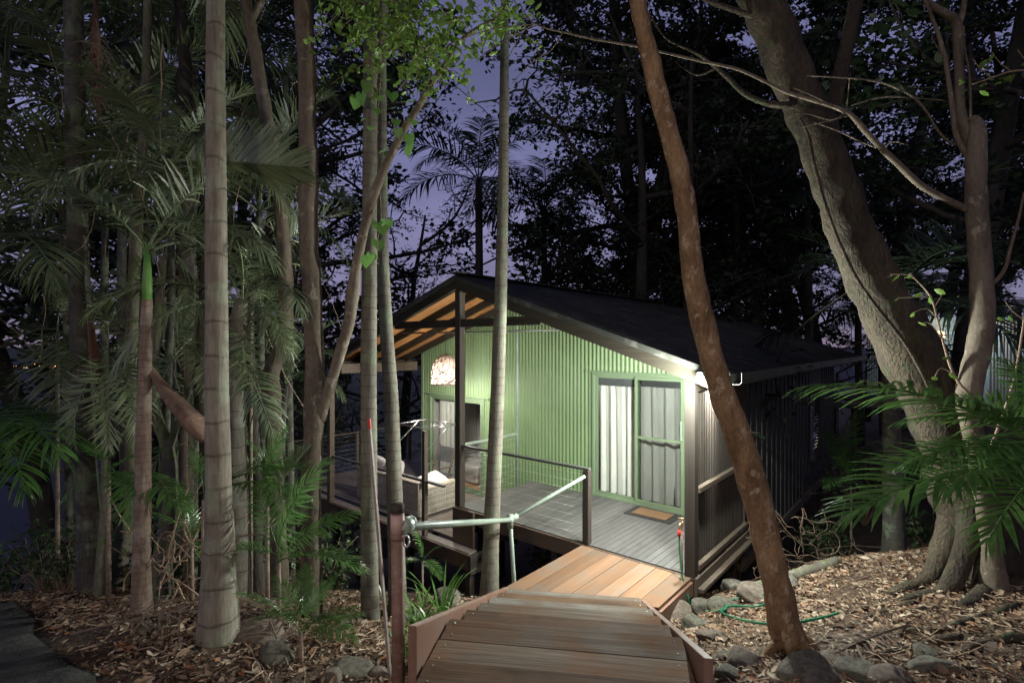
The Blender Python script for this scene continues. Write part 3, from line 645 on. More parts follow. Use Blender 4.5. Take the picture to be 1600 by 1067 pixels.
sh = mb.build('shade', 'shade_fibre', pend, True)
MB().tube([dome(0, 2*math.pi*k/30, 1.01) for k in range(31)], .011, 6).build('rim', 'shade_fibre', pend, True)
MB().ball((pp.x, pp.y, pz+ph*.45), pr*.42, 16, 10).build('bulb', 'bulb', pend, True)
MB().tube([(pp.x, pp.y, pz+ph), (pp.x, pp.y, zr(pw)-.2)], .006, 6).build('cord', 'lamp_black', pend)
pl_ = point('pendant_light', (pp.x, pp.y, pz+ph*.2-.12), PENDANT_W*4, (1, .94, .86), .12, pend)

# ============================================================ DECKS
def boards_D(mb, w0, w1, d0, d1, z, bw_=.09, gap=.006, th=.03):
    w = w0
    while w < w1-.01: e = min(w+bw_-gap, w1); mb.bw(w, e, d0, d1, z-th, z); w += bw_
def boards_W(mb, w0, w1, d0, d1, z, bw_=.09, gap=.006, th=.03):
    d = d0
    while d < d1-.01: e = min(d+bw_-gap, d1); mb.bw(w0, w1, d, e, z-th, z); d += bw_
ud = empty('upper_deck', P(1.9, 1, -.2), HROT, 'grey board deck in front of the right hand sliding doors', 'deck')
mb = MB(); boards_D(mb, -.02, RID+.03, -.02, FW-.005, 0); mb.build('boards', 'deck_boards', ud)
bevel(MB().bw(-.04, RID+.06, -.07, -.025, -.22, -.012).build('fascia', 'deck_edge', ud), .004)
bevel(MB().bw(RID-.42, RID+.05, -.12, -.075, -.58, -.004).build('end_panel', 'deck_edge', ud), .004)
MB().bw(RID+.035, RID+.055, -.02, FW-.01, -.555, -.03).build('riser', 'deck_edge', ud)
MB().bw(-.09, -.03, -.06, FW+.1, -.24, -.01).build('side_fascia', 'beam_side', ud)
mb = MB()
for d in (.12, 1.0, 1.8): mb.bw(.0, RID, d-.03, d+.03, -.2, -.031)
mb.build('joist', 'dark_timber', ud)
for w, d in ((.1, .12), (2.0, .12), (3.3, .12), (.1, 1.8), (2.0, 1.8)):
    b_ = P(w, d, 0); MB().bw(w-.05, w+.05, d-.05, d+.05, gz(b_.x, b_.y)-.2, -.2).build('stump', 'dark_timber', ud)
ld = empty('lower_deck', P(6.5, 1, -.8), HROT, 'lower brown deck holding the cane sofa at the left end of the cabin', 'deck')
mb = MB(); boards_W(mb, RID+.06, 9.3, -.0, FW-.005, LZ); boards_W(mb, 3.34, 9.3, -.30, -.13, LZ); boards_W(mb, 7.2, 9.3, FW, 6, LZ); mb.build('boards', 'deck_boards_low', ld)
bevel(MB().bw(3.3, 9.34, -.35, -.305, -.8, -.566).build('fascia', 'deck_edge', ld), .004)
bevel(MB().bw(9.305, 9.345, -.30, 6, -.8, -.566).build('fascia', 'deck_edge', ld), .004)
bevel(MB().bw(3.25, 3.30, -.35, .3, -.86, -.57).build('end_bearer', 'dark_timber', ld), .004)
mb = MB()
for d in (-.1, .9, 1.8): mb.bw(3.4, 9.2, d-.04, d+.04, -.78, -.60)
mb.build('bearer', 'dark_timber', ld)
for w, d in ((3.36, -.26), (5.3, -.22), (7.3, -.2), (9.1, -.2), (5.3, 1.7), (7.3, 1.7), (9.1, 1.7), (9.1, 4)):
    b_ = P(w, d, 0); MB().bw(w-.05, w+.05, d-.05, d+.05, gz(b_.x, b_.y)-.2, -.78).build('stump', 'dark_timber', ld)

def railing(name, a, b, ztop, posts, zb, label, nw=8, top='rail_steel', post='dark_timber', ps=.04, heights=None):
    """a,b=(w,d); posts = fractions"""
    A = P(a[0], a[1], 0); B = P(b[0], b[1], 0); r = empty(name, (A+B)/2+Vector((0, 0, zb)), HROT, label, 'railing', 'wire railings round the decks')
    h = lambda p, z: Vector((p.x, p.y, z))
    bevel(MB().beam(h(A, ztop-.02), h(B, ztop-.02), .065, .035).build('handrail', top, r), .006)
    for i, t in enumerate(posts):
        p = A.lerp(B, t); zz = ztop-.04 if not heights else heights[i]
        bevel(MB().beam(h(p, zb), h(p, zz), ps*2, ps*2, DV).build('post', post, r), .005)
    mb = MB()
    for i in range(nw):
        z = zb+.1+(ztop-zb-.2)*i/(nw-1); mb.tube([h(A, z), h(B, z)], .0018, 5)
    mb.build('wires', 'rail_wire', r, True); return r
railing('railing', (3.80, 0), (1.36, 0), 1.01, (.98,), 0.0, 'dark steel railing with thin wires along the front edge of the upper deck', 8, ps=.045)
railing('railing', (RID, .06), (RID, 1.44), 1.01, (), 0.0, 'short railing with wires between the ridge post and the steel pole', 8, 'pipe_green')
railing('railing', (3.95, -.25), (5.26, -.25), .37, (.375, 1.0), -.8, 'front railing of the lower deck with two tall brown posts', 7, post='beam_side', ps=.038, heights=(1.2, 1.2))
railing('railing', (5.32, -.25), (9.3, -.25), .37, (.98,), -.75, 'front railing running from the tall posts to the far left deck corner', 7, post='beam_side', ps=.035)
railing('railing', (9.27, -.2), (9.27, 6), .42, (.0, .28, .55, .99), LZ, 'railing along the left end of the lower deck against the valley', 8, 'beam_side', 'beam_side', ps=.035)
# batten screen at the right end of the deck
bs = empty('batten_screen', P(0, 1, 0), HROT, 'dark vertical batten screen closing the right end of the covered deck', 'screen')
d = .09
while d < FW-.05:
    MB().bw(-.009, .009, d, d+.03, -.02, 2.11).build('batten', 'dark_timber', bs); d += .058
bevel(MB().bw(-.075, -.016, .07, FW, .93, .99).build('rail', 'beam_side', bs), .004)
bevel(MB().bw(-.075, -.016, .07, FW, .04, .10).build('rail', 'beam_side', bs), .004)
bevel(MB().bw(-.16, -.092, -.05, FW+.4, -.16, -.115).build('ledge', 'beam_side', bs), .004)

# landing
lan = empty('landing', P(.7, -.6, -.1), HROT, 'orange brown timber landing joining the stair to the deck edge', 'landing')
mb = MB(); nb = 7; W0, W1 = -.02, 1.45
for i in range(nb):
    a = W0+(W1-W0)*i/nb; b_ = W0+(W1-W0)*(i+1)/nb-.006
    e = lambda w: -.93+(w+.01)*(-.70/1.45)
    z = -.012-.0015*(i % 2)
    mb.hexa([P(b_, e(b_), z-.035), P(a, e(a), z-.035), P(a, -.075, z-.035), P(b_, -.075, z-.035), P(b_, e(b_), z), P(a, e(a), z), P(a, -.075, z), P(b_, -.075, z)])
bevel(mb.build('boards', 'landing_boards', lan), .003)
MB().hexa([P(-.005, -.93, -.2), P(-.05, -.93, -.2), P(-.05, -.08, -.2), P(-.005, -.08, -.2), P(-.005, -.93, -.05), P(-.05, -.93, -.05), P(-.05, -.08, -.05), P(-.005, -.08, -.05)]).build('joist', 'stringer_wood', lan)
MB().hexa([P(1.44, -1.55, -.2), P(1.39, -1.55, -.2), P(1.39, -.08, -.2), P(1.44, -.08, -.2), P(1.44, -1.55, -.05), P(1.39, -1.55, -.05), P(1.39, -.08, -.05), P(1.44, -.08, -.05)]).build('joist', 'stringer_wood', lan)
for w, d in ((1.3, -1.3), (.1, -.8), (1.3, -.2)):
    b_ = P(w, d, 0); MB().bw(w-.04, w+.04, d-.04, d+.04, gz(b_.x, b_.y)-.2, -.05).build('stump', 'dark_timber', lan)
# stair
st = empty('staircase', (.5, 4, 0), SROT, 'weathered timber stair descending towards the orange landing', 'staircase')
L1 = Vector((-.052, 5.18, 0)); stp = Vector((-.0636, -.429, 0)); g = random.Random(8)
def sq(p, x, y, z): q = p+TV*x-SV*y; return Vector((q.x, q.y, z))
for k in range(7):
    a = L1+stp*k; z = .17*(k+1) if k < 6 else 1.042; wd = 1.33; mb = MB(); n = 2 if k < 6 else 4; bd = .215
    yo = 0 if k < 6 else 0.0
    for j in range(n):
        y0 = j*(bd+.005)+yo; y1 = y0+bd; jz = g.uniform(-.002, .002); x0 = -.012*g.random() if j else 0
        b4 = [sq(a, x0, y1, z-.036+jz), sq(a, wd, y1, z-.036+jz), sq(a, wd, y0, z-.036+jz), sq(a, x0, y0, z-.036+jz)]
        t4 = [sq(a, x0, y1, z+jz), sq(a, wd, y1, z+jz), sq(a, wd, y0, z+jz), sq(a, x0, y0, z+jz)]
        mb.hexa(b4+t4)
    tr = bevel(mb.build('tread', ('tread_boards_grey', 'tread_boards_brown', 'tread_boards_grey', 'tread_boards', 'tread_boards_brown', 'tread_boards', 'tread_boards_brown')[k], st), .005, 2)
    ms = MB()
    for j in range(n):
        for x in (.05, wd-.05):
            for yy in (.05, .165): ms.ball(sq(a, x+g.uniform(-.008, .008), j*.22+yy, z+.001), .006, 8, 4, .35)
    ms.build('screws', 'wire_steel', tr, True)
def stringer(p0, z0, p1, z1, name='stringer'):
    d = (p1-p0); n = TV*.022; dn = .27
    lo0 = z0-.55; q = p0.lerp(p1, .0)
    A = [p0-n, p0+n, p1+n, p1-n]
    mb = MB(); mb.hexa([Vector((A[0].x, A[0].y, lo0)), Vector((A[1].x, A[1].y, lo0)), Vector((A[2].x, A[2].y, z1-.24)), Vector((A[3].x, A[3].y, z1-.24)),
                        Vector((A[0].x, A[0].y, z0)), Vector((A[1].x, A[1].y, z0)), Vector((A[2].x, A[2].y, z1)), Vector((A[3].x, A[3].y, z1))])
    bevel(mb.build(name, 'stringer_wood', st), .005)
ln = lambda p, Y: p+SV*((Y-p.y)/SV.y)
sl0 = L1-TV*.034; stringer(ln(sl0, 2.49), 1.275, ln(sl0, 5.35), .10)
sr0 = L1+TV*(1.33+.034); stringer(ln(sr0, 2.33), 1.215, ln(sr0, 5.12), .08)
for k in (1, 4):
    a = L1+stp*k; q = sq(a, .66, .3, 0); MB().beam(sq(a, .02, .3, .17*k-.1), sq(a, 1.31, .3, .17*k-.1), .09, .09).build('bearer', 'dark_timber', st)
    for x in (.1, 1.2): q = sq(a, x, .3, 0); MB().box(q.x-.045, q.x+.045, q.y-.045, q.y+.045, gz(q.x, q.y)-.2, .17*k-.14).build('stump', 'dark_timber', st)

# pipe handrail
hr = empty('pipe_handrail', at(622, 1067, 2.6), 0, 'green grey steel pipe handrail from rusty post down to the deck post', 'handrail')
Yp = 2.6; pb = at(623, 1067, Yp); pt = at(621, 800, Yp)
hrp = MB().tube([(pb.x, pb.y, gz(pb.x, pb.y)-.2), pt], .033, 16).build('post', 'pipe_rust', hr, True)
MB().tube([pt, at(621, 787, Yp)], .034, 16).build('cap', 'dark_timber', hrp, True)
MB().tube([at(621, 833, Yp), at(621, 803, Yp)], .0355, 16).build('collar', 'pink_collar', hrp, True)
MB().tube([at(621, 842, Yp), at(621, 834, Yp)], .0375, 16).build('collar', 'pipe_rust', hrp, True)
a = at(633, 823, Yp); b_ = at(797, 812, 5.74); c_ = P(1.41, -.06, .90)
MB().tube([at(628, 823, Yp), a, b_], [.024]*3, 14).build('rail', 'pipe_green', hr, True)
MB().tube([b_, b_.lerp(c_, .97), c_], .024, 14).build('rail', 'pipe_green', hr, True)
bb = at(803, 905, 5.74)
MB().tube([(bb.x, bb.y, gz(bb.x, bb.y)-.1), bb, b_], .024, 12).build('support', 'pipe_green', hr, True)
MB().ball(b_, .045, 14, 10).tube([b_-Vector((0, 0, .09)), b_+Vector((0, 0, .06))], .034, 14).tube([b_.lerp(a, .03), b_.lerp(a, -.0)], .033, 12).tube([b_.lerp(c_, .08), b_], .033, 12).build('elbow', 'pipe_green', hr, True)
MB().tube([a+Vector((-.015, 0, 0)), a+Vector((.012, .05, 0))], .04, 14).tube([a+Vector((.012, .06, 0)), a+Vector((.014, .08, 0))], .033, 14).build('flange', 'pipe_green', hr, True)
rc_ = at(635, 845, Yp-.02)
MB().tube([rc_+Vector((.014*math.cos(t), 0, .030*math.sin(t))) for t in np.linspace(0, 6.283, 17)], .005, 6).build('shackle', 'wire_steel', hr, True)
sk = empty('survey_stake', at(611, 1062, 3.25), 0, 'thin leaning pinkish stake with a red tip beside the ringed palm', 'stake')
sk1 = at(578, 670, 3.3); sk0 = at(612, 1067, 3.25); sk0.z = gz(sk0.x, sk0.y)-.1
speckle('stake_paint', (.24, .19, .16), (.34, .29, .25), 9, .6)
MB().beam(sk0, sk1, .019, .016).build('shaft', 'stake_paint', sk)
MB().beam(sk1, at(576.6, 654, 3.3), .0195, .0165).build('tip', 'red_paint', sk)

# things on the decks
mt = empty('doormat', P(1.28, 1.55, 0), HROT, 'brown coir mat with black rubber border by the right sliding door', 'doormat')
bevel(MB().bw(.86, 1.62, 1.40, 1.86, .002, .014).build('border', 'mat_rubber', mt), .004)
bevel(MB().bw(.96, 1.52, 1.47, 1.79, .0145, .026).build('pad', 'mat_coir', mt), .004)
# woven sofa
so = empty('cane_sofa', P(6.1, .65, LZ), HROT, 'pale woven cane sofa with its back to the lower deck railing', 'sofa')
def woven(mb, a, b, z0, z1, thick=.06, cell=.045):
    """woven panel from a to b (w,d); strands weave round stakes"""
    A = P(a[0], a[1], 0); B = P(b[0], b[1], 0); Lg = (B-A).length; t = (B-A)/Lg; nn = Vector((t.y, -t.x, 0))
    ns_ = max(3, int(Lg/cell)); nr = int((z1-z0)/.018)
    for r in range(nr+1):
        z = z0+(z1-z0)*r/nr; pts = []
        for i in range(ns_*2+1): pts.append(A+t*Lg*i/(ns_*2)+nn*(.010*(1 if (i//1+r) % 2 else -1))*(1 if i % 1 == 0 else 0)+Vector((0, 0, z)))
        mb.tube(pts, .0085, 4)
    for i in range(ns_+1): q = A+t*Lg*i/ns_; mb.tube([q+Vector((0, 0, z0)), q+Vector((0, 0, z1))], .008, 4)
mb = MB(); woven(mb, (5.1, .15), (7.1, .15), LZ+.05, LZ+.66); woven(mb, (5.1, .30), (7.1, .30), LZ+.40, LZ+.66)
for i in range(9): q = .15+.15*i/8; mb.tube([P(5.1, q, LZ+.665+.02*math.sin(i/8*3.14)), P(7.1, q, LZ+.665+.02*math.sin(i/8*3.14))], .011, 5)
mb.build('backrest', 'wicker', so, True)
for w0, w1 in ((5.1, 5.28), (6.92, 7.1)):
    mb = MB(); woven(mb, (w0, .17), (w0, 1.12), LZ+.05, LZ+.52); woven(mb, (w1, .30), (w1, 1.12), LZ+.2, LZ+.52); woven(mb, (w0, 1.12), (w1, 1.12), LZ+.05, LZ+.52)
    for i in range(9): q = w0+(w1-w0)*i/8; mb.tube([P(q, .17, LZ+.525+.02*math.sin(i/8*3.14)), P(q, 1.12, LZ+.525+.02*math.sin(i/8*3.14))], .012, 5)
    mb.build('arm', 'wicker', so, True)
mb = MB(); woven(mb, (5.29, 1.08), (6.91, 1.08), LZ+.05, LZ+.30); mb.build('seat_base', 'wicker', so, True)
MB().bw(5.13, 7.07, .19, .26, LZ+.06, LZ+.62).bw(5.13, 5.25, .27, 1.09, LZ+.06, LZ+.48).bw(6.95, 7.07, .27, 1.09, LZ+.06, LZ+.48).bw(5.26, 6.94, .27, 1.05, LZ+.1, LZ+.29).build('frame', 'dark_timber', so)
for w in (5.15, 7.03):
    for d in (.2, 1.06): MB().bw(w-.025, w+.025, d-.025, d+.025, LZ, LZ+.06).build('leg', 'dark_timber', so)
def pillow(name, parent, w0, w1, d0, d1, z0, z1, rot=None, label=None, cat=None, grp=None):
    c = (P(w0, d0, z0)+P(w1, d1, z1))/2; sx, sy, sz = abs(w1-w0)/2, abs(d1-d0)/2, abs(z1-z0)/2; V = []; n = 14
    Mx = Matrix.Translation(c) @ Matrix.Rotation(HROT, 4, 'Z') @ (rot if rot else Matrix.Identity(4)); mb = MB(); bmv = []
    for s in (1, -1):
        for i in range(n+1):
            for j in range(n+1):
                u = -1+2*i/n; v = -1+2*j/n; h = ((1-abs(u)**4)*(1-abs(v)**4))**.45; puff = 1-.06*(1-h)
                q = Vector((u*sx*(1-.05*(v*v)), v*(sy if sy > sz*1.2 else sz)*(1-.05*u*u), 0)); tk = (sz if sy > sz*1.2 else sy)*h*s
                q.z = tk+.006*noise.noise(Vector((u*2, v*2, s*3+sx)))
                mb.v.append(Mx @ (q if sy > sz*1.2 else Vector((q.x, q.z, q.y))))
    m = n+1
    for s in (0, 1):
        for i in range(n):
            for j in range(n): a = s*m*m+i*m+j; f = (a, a+m, a+m+1, a+1); mb.f.append(f if s == 0 else f[::-1])
    if parent: return mb.build(name, 'cushion', parent, True)
    o = mb.build(name, 'cushion', None, True, c, HROT); return tag(o, label, cat, grp)
pillow('seat_cushion', so, 5.3, 6.1, .32, 1.08, LZ+.30, LZ+.45); pillow('seat_cushion', so, 6.11, 6.9, .32, 1.08, LZ+.30, LZ+.45)
RX = Matrix.Rotation
pillow('cushion', None, 5.95, 6.5, .36, .52, LZ+.46, LZ+.90, RX(R(-12), 4, 'X'), 'white scatter cushion standing above the middle of the cane sofa back', 'cushion', 'white cushions on the sofa')
pillow('cushion', None, 6.45, 6.95, .36, .50, LZ+.46, LZ+.88, RX(R(-9), 4, 'X') @ RX(R(8), 4, 'Y'), 'white scatter cushion at the far left end of the cane sofa', 'cushion', 'white cushions on the sofa')
pillow('cushion', None, 5.14, 5.62, .42, 1.0, LZ+.53, LZ+.61, RX(R(18), 4, 'Y') @ RX(R(9), 4, 'X'), 'pale cushion lying tilted over the near right arm of the cane sofa', 'cushion', 'white cushions on the sofa')
# folding chair
ch = empty('folding_chair', P(5.9, 1.45, LZ), HROT, 'dark canvas folding chair behind the sofa beside the curtain', 'chair')
cw0, cw1, cd = 5.65, 6.15, 1.35
for w in (cw0, cw1):
    MB().beam(P(w, cd-.15, LZ), P(w, cd+.25, LZ+1.05), .03, .035).build('leg', 'beam_side', ch); MB().beam(P(w, cd+.30, LZ), P(w, cd-.15, LZ+.46), .03, .035).build('leg', 'wire_steel', ch)
    MB().beam(P(w, cd-.2, LZ+.66), P(w, cd+.14, LZ+.66), .05, .025).build('armrest', 'beam_side', ch)
MB().bw(cw0+.02, cw1-.02, cd-.16, cd+.2, LZ+.45, LZ+.465).build('seat', 'canvas', ch)
MB().hexa([P(cw1, cd+.135, LZ+.72), P(cw0, cd+.135, LZ+.72), P(cw0, cd+.145, LZ+.72), P(cw1, cd+.145, LZ+.72), P(cw1, cd+.235, LZ+1.02), P(cw0, cd+.235, LZ+1.02), P(cw0, cd+.245, LZ+1.02), P(cw1, cd+.245, LZ+1.02)]).build('backrest', 'canvas', ch)
# clothes airer between the two tall posts
ai = empty('clothes_airer', P(4.85, -.2, 1.2), HROT, 'white wire clothes airer folded out from the tall railing posts', 'clothes airer')
z = 1.22; w0, w1, d0, d1 = 4.42, 5.30, -.2, .48
mb = MB()
for a, b_ in (((w0, d0), (w1, d0)), ((w1, d0), (w1, d1)), ((w1, d1), (w0, d1)), ((w0, d1), (w0, d0))): mb.tube([P(*a, z), P(*b_, z)], .010, 8)
mb.build('frame', 'wire_steel', ai, True)
mb = MB()
for i in range(1, 9): d = d0+(d1-d0)*i/9; mb.tube([P(w0, d, z), P((w0+w1)/2, d, z-.012), P(w1, d, z)], .0028, 5)
mb.build('lines', 'wire_steel', ai, True)
for w in (w0+.02, w1-.02): MB().tube([P(w, d0+.48, z-.012), P(w, -.2, .86)], .008, 8).build('strut', 'wire_steel', ai, True)

# tap and hose
tp = empty('garden_tap', P(.03, -.08, .3), HROT, 'brass tap with red fitting on the deck corner post', 'tap')
MB().tube([P(.075, -.085, -.3), P(.075, -.085, .62)], .012, 10).build('pipe', 'pipe_rust', tp, True)
MB().tube([P(.075, -.085, .60), P(.075, -.16, .60), P(.075, -.17, .54)], .012, 10).ball(P(.075, -.10, .60), .02).tube([P(.04, -.11, .655), P(.11, -.11, .655)], .008, 8).tube([P(.075, -.11, .6), P(.075, -.11, .655)], .007, 8).build('spout', 'brass', tp, True)
MB().tube([P(.075, -.17, .54), P(.075, -.172, .47)], .018, 10).build('connector', 'red_paint', tp, True)
pts = [P(.075, -.172, .47), P(.06, -.18, .25), P(.02, -.2, .0), P(-.06, -.25, -.14)]
e_ = P(-.12, -.3, 0); pts.append(on(e_.x, e_.y, .03)); 
for q in ((1130, 962), (1135, 948), (1165, 940), (1195, 938), (1200, 948), (1180, 956), (1140, 955), (1128, 965), (1160, 978), (1205, 985), (1240, 984), (1285, 975), (1310, 968)):
    k = (q[0]-800)/F; Y = 5.0
    for _ in range(30): Y = (EYE-gz(k*Y, Y))*F/(q[1]-HZ)*.5+Y*.5
    pts.append(on(k*Y, Y, .055))
def smooth(p, n=6):
    o = []
    for i in range(len(p)-1):
        a, b, c, d = p[max(i-1, 0)], p[i], p[i+1], p[min(i+2, len(p)-1)]
        for k in range(n):
            t = k/n; o.append(.5*((2*b)+(c-a)*t+(2*a-5*b+4*c-d)*t*t+(3*b-a-3*c+d)*t**3))
    return o+[p[-1]]
ho = MB().tube(smooth(pts), .0105, 8).build('garden_hose', 'hose_green', None, True, pts[4]); tag(ho, 'green garden hose hanging from the tap and looping over the leaves', 'hose')

# walkway and second cabin far right
wk = empty('walkway', at(1350, 640, 14.5), 0, 'raised timber walkway end seen between the cabin and the far palm trunk', 'walkway')
a = at(1300, 622, 14.5); b_ = at(1440, 622, 15.5)
MB().beam(a, b_, 1.2, .05).build('deck', 'dark_timber', wk); bevel(MB().beam(a+Vector((0, -.62, -.1)), b_+Vector((0, -.62, -.1)), .05, .18).build('edge_beam', 'beam_side', wk), .005)
for t in (.12, .5, .9): q = a.lerp(b_, t); MB().box(q.x-.05, q.x+.05, q.y-.5, q.y-.4, gz(q.x, q.y)-.2, q.z-.05).build('post', 'dark_timber', wk)
speckle('pale_blue', (.30, .42, .46), (.36, .48, .52), 2, .5, None, .1, .003); speckle('cream', (.42, .40, .36), (.5, .48, .43), 2, .5)
Y2 = 20.0
fc = empty('far_cabin', at(1540, 645, Y2), 0, 'pale blue slatted cabin glowing between the trunks at the right edge', 'cabin')
xa = at(1410, 0, Y2).x; xb = at(1720, 0, Y2).x; zf = at(0, 640, Y2).z; zt_ = at(0, 492, Y2).z
mb = MB(); n = int((xb-xa)/.1*6)
for i in range(n+1): x = xa+(xb-xa)*i/n; yy = Y2+2.0+.012*math.sin(x*62.8); mb.v += [Vector((x, yy, zf)), Vector((x, yy, zt_))]
mb.f = [(2*i, 2*i+2, 2*i+3, 2*i+1) for i in range(n)]; mb.build('wall', 'pale_blue', fc, True)
MB().box(xa-.1, xb, Y2, Y2+3, zf-.18, zf).build('floor', 'beam_side', fc)
mb = MB(); mb.box(xa-.4, xb+.4, Y2-.5, Y2+3, zt_+.5, zt_+.56).build('roof', 'roof_metal', fc); MB().box(xa-.4, xb+.4, Y2-.58, Y2-.51, zt_+.3, zt_+.57).build('fascia', 'cream', fc)
for px in (1442, 1522, 1590, 1680): x = at(px, 0, Y2).x; MB().box(x-.07, x+.07, Y2-.1, Y2+.04, zf-2.5, zt_+.49).build('post', 'dark_timber', fc)
for (p0, p1, y0, y1, k) in ((1484, 1522, 548, 640, 0), (1545, 1590, 500, 636, 1), (1590, 1680, 560, 636, 1)):
    mb = MB(); x0, x1 = at(p0, 0, Y2).x, at(p1, 0, Y2).x; z0, z1 = at(0, y1, Y2).z, at(0, y0, Y2).z; x = x0
    while x < x1: mb.box(x, x+.06, Y2-.06, Y2-.02, z0, z1); x += .13
    mb.box(x0, x1, Y2-.02, Y2+.02, z1-.06, z1).box(x0, x1, Y2-.02, Y2+.02, z0, z0+.06); mb.build('slat_panel', 'cream', fc)
lp = at(1468, 524, Y2+1.3)
fl = MB().ball(lp, .19, 12, 8).build('lamp', 'warm_bulb', fc, True)
point('far_light', lp+Vector((0, -.35, .1)), FAR_W*4, (1, .85, .7), .15, fc); point('far_light', at(1570, 530, Y2+1.0), FAR_W*5, (.8, .92, 1), .15, fc)  # the second, bluish light is added and has no fitting

# unseen warm fill lamp and post, added behind the viewer to light trunk fronts
pa = Vector((-1.1, -.9, 0)); gl = empty('fill_lamp', on(pa.x, pa.y), 0, 'unseen warm fill lamp on a black post added behind the viewer', 'lamp')
MB().tube([on(pa.x, pa.y, -.1), Vector((pa.x, pa.y, 2.95))], .03, 12).build('post', 'lamp_black', gl, True)
MB().tube([(pa.x, pa.y, 2.95), (pa.x, pa.y, 2.98)], .06, 16).build('collar', 'lamp_black', gl, True)
MB().ball((pa.x, pa.y, 3.04), .05, 12, 8).build('bulb', 'warm_bulb', gl, True)
point('fill_light', (pa.x, pa.y+.12, 3.05), FILL_W*4, (1, .84, .62), .1, gl)

# ============================================================ VEGETATION
def frond_mesh(name, Ln, e0, e1, npair, ll, lw, mat, droop, seed, vee=25, roll=0, messy=.13, pet=.16):
    g = np.random.default_rng(seed); K = 24; e = np.radians(np.linspace(e0, e1, K+1)); ds = Ln/K
    px = np.concatenate([[0], np.cumsum(np.cos(e[:-1])*ds)]); pz_ = np.concatenate([[0], np.cumsum(np.sin(e[:-1])*ds)])
    mb = MB(); mb.tube([(px[i], 0, pz_[i]) for i in range(0, K+1, 2)], [.017*Ln/2.4*(1-.85*i/K)+.0015 for i in range(0, K+1, 2)], 5)
    nv = len(mb.v); V = [tuple(v) for v in mb.v]; Fq = [tuple(f) for f in mb.f]
    for s in (1, -1):
        for i in range(npair):
            t = pet+(1-pet)*(i+.5*(s > 0)+g.uniform(-.2, .2))/npair; t = min(t, .995)
            x = np.interp(t*K, range(K+1), px); z = np.interp(t*K, range(K+1), pz_); ee = np.interp(t*K, range(K+1), e)
            T = np.array([math.cos(ee), 0, math.sin(ee)]); U = np.array([-math.sin(ee), 0, math.cos(ee)]); Sd = np.array([0, s, 0.])
            al = np.radians(np.interp(t, [pet, .6, 1], [72, 55, 18])+g.normal(0, 5*(1+messy*8)))
            l = ll*np.interp(t, [pet, .3, .6, .9, 1], [.6, .95, 1, .6, .35])*g.uniform(.88, 1.05); ve = np.radians(vee+g.normal(0, 60*messy))
            D = T*math.cos(al)+(Sd*math.cos(ve)+U*math.sin(ve))*math.sin(al); p = np.array([x, 0, z]); n = 5; W = T*math.sin(al)-Sd*math.cos(al)*.6; W /= np.linalg.norm(W)
            b = len(V); dr = droop*g.uniform(.7, 1.35)
            for k in range(n+1):
                u = k/n; w = lw*[.35, .9, 1, .85, .5, .06][k]*.5*l/ll
                V.append(tuple(p-W*w)); V.append(tuple(p+W*w)); D = D+np.array([0, 0, -dr*(.35+u)*.33]); D /= np.linalg.norm(D); p = p+D*l/n
            for k in range(n): a = b+2*k; Fq.append((a, a+1, a+3, a+2))
    me = bpy.data.meshes.new(name); me.from_pydata(V, [], Fq); me.update(); me.materials.append(MATS[mat])
    me['tip'] = [float(px[-1]), 0.0, float(pz_[-1])]; return me
FM = {}
for nm, mat in (('grey', 'frond_grey'), ('dim', 'frond_dim'), ('green', 'frond_green'), ('dark', 'frond_dark')):
    FM[nm] = [frond_mesh('frond', 2.2, 62, -28, 44, .62, .036, mat, .55, 1), frond_mesh('frond', 2.2, 34, -52, 42, .60, .036, mat, .8, 2, 18),
              frond_mesh('frond', 2.1, 75, 18, 44, .58, .036, mat, .35, 3, 35), frond_mesh('frond', 2.0, 8, -78, 40, .55, .034, mat, 1.0, 4, 10)]
FM['dead'] = [frond_mesh('frond', 1.9, -30, -86, 34, .5, .02, 'frond_dead', 1.6, 5, 0, messy=.35), frond_mesh('frond', 1.8, -5, -84, 34, .5, .018, 'frond_dead', 1.8, 6, 0, messy=.4)]
FM['flat'] = [frond_mesh('frond', 1.5, 14, -10, 44, .52, .040, 'frond_grey', .18, 7, 42, messy=.02), frond_mesh('frond', 1.2, 20, -22, 36, .36, .028, 'frond_green', .35, 8, 22, messy=.04),
              frond_mesh('frond', 1.2, 20, -30, 38, .34, .022, 'frond_green', .75, 18, 15, messy=.05)]
def add_frond(parent, me, pos, az, sc=1, roll=0, pitch=0):
    o = bpy.data.objects.new('frond', me); COL.objects.link(o); o.parent = parent
    M = Matrix.Translation(Vector(pos)) @ Matrix.Rotation(az, 4, 'Z') @ Matrix.Rotation(-pitch, 4, 'Y') @ Matrix.Rotation(roll, 4, 'X') @ Matrix.Scale(sc, 4)
    o.matrix_local = wmat(parent).inverted() @ M; return o
def aim_frond(parent, me, base, tip, roll=0):
    base, tip = Vector(base), Vector(tip); c = tip-base; lt = Vector(me['tip']); sc = c.length/lt.length
    az = math.atan2(c.y, c.x); el = math.asin(c.z/c.length)-math.atan2(lt.z, lt.x)
    o = bpy.data.objects.new('frond', me); COL.objects.link(o); o.parent = parent
    M = Matrix.Translation(base) @ Matrix.Rotation(roll, 4, c.normalized()) @ Matrix.Rotation(az, 4, 'Z') @ Matrix.Rotation(-el, 4, 'Y') @ Matrix.Scale(sc, 4)
    o.matrix_local = wmat(parent).inverted() @ M; return o
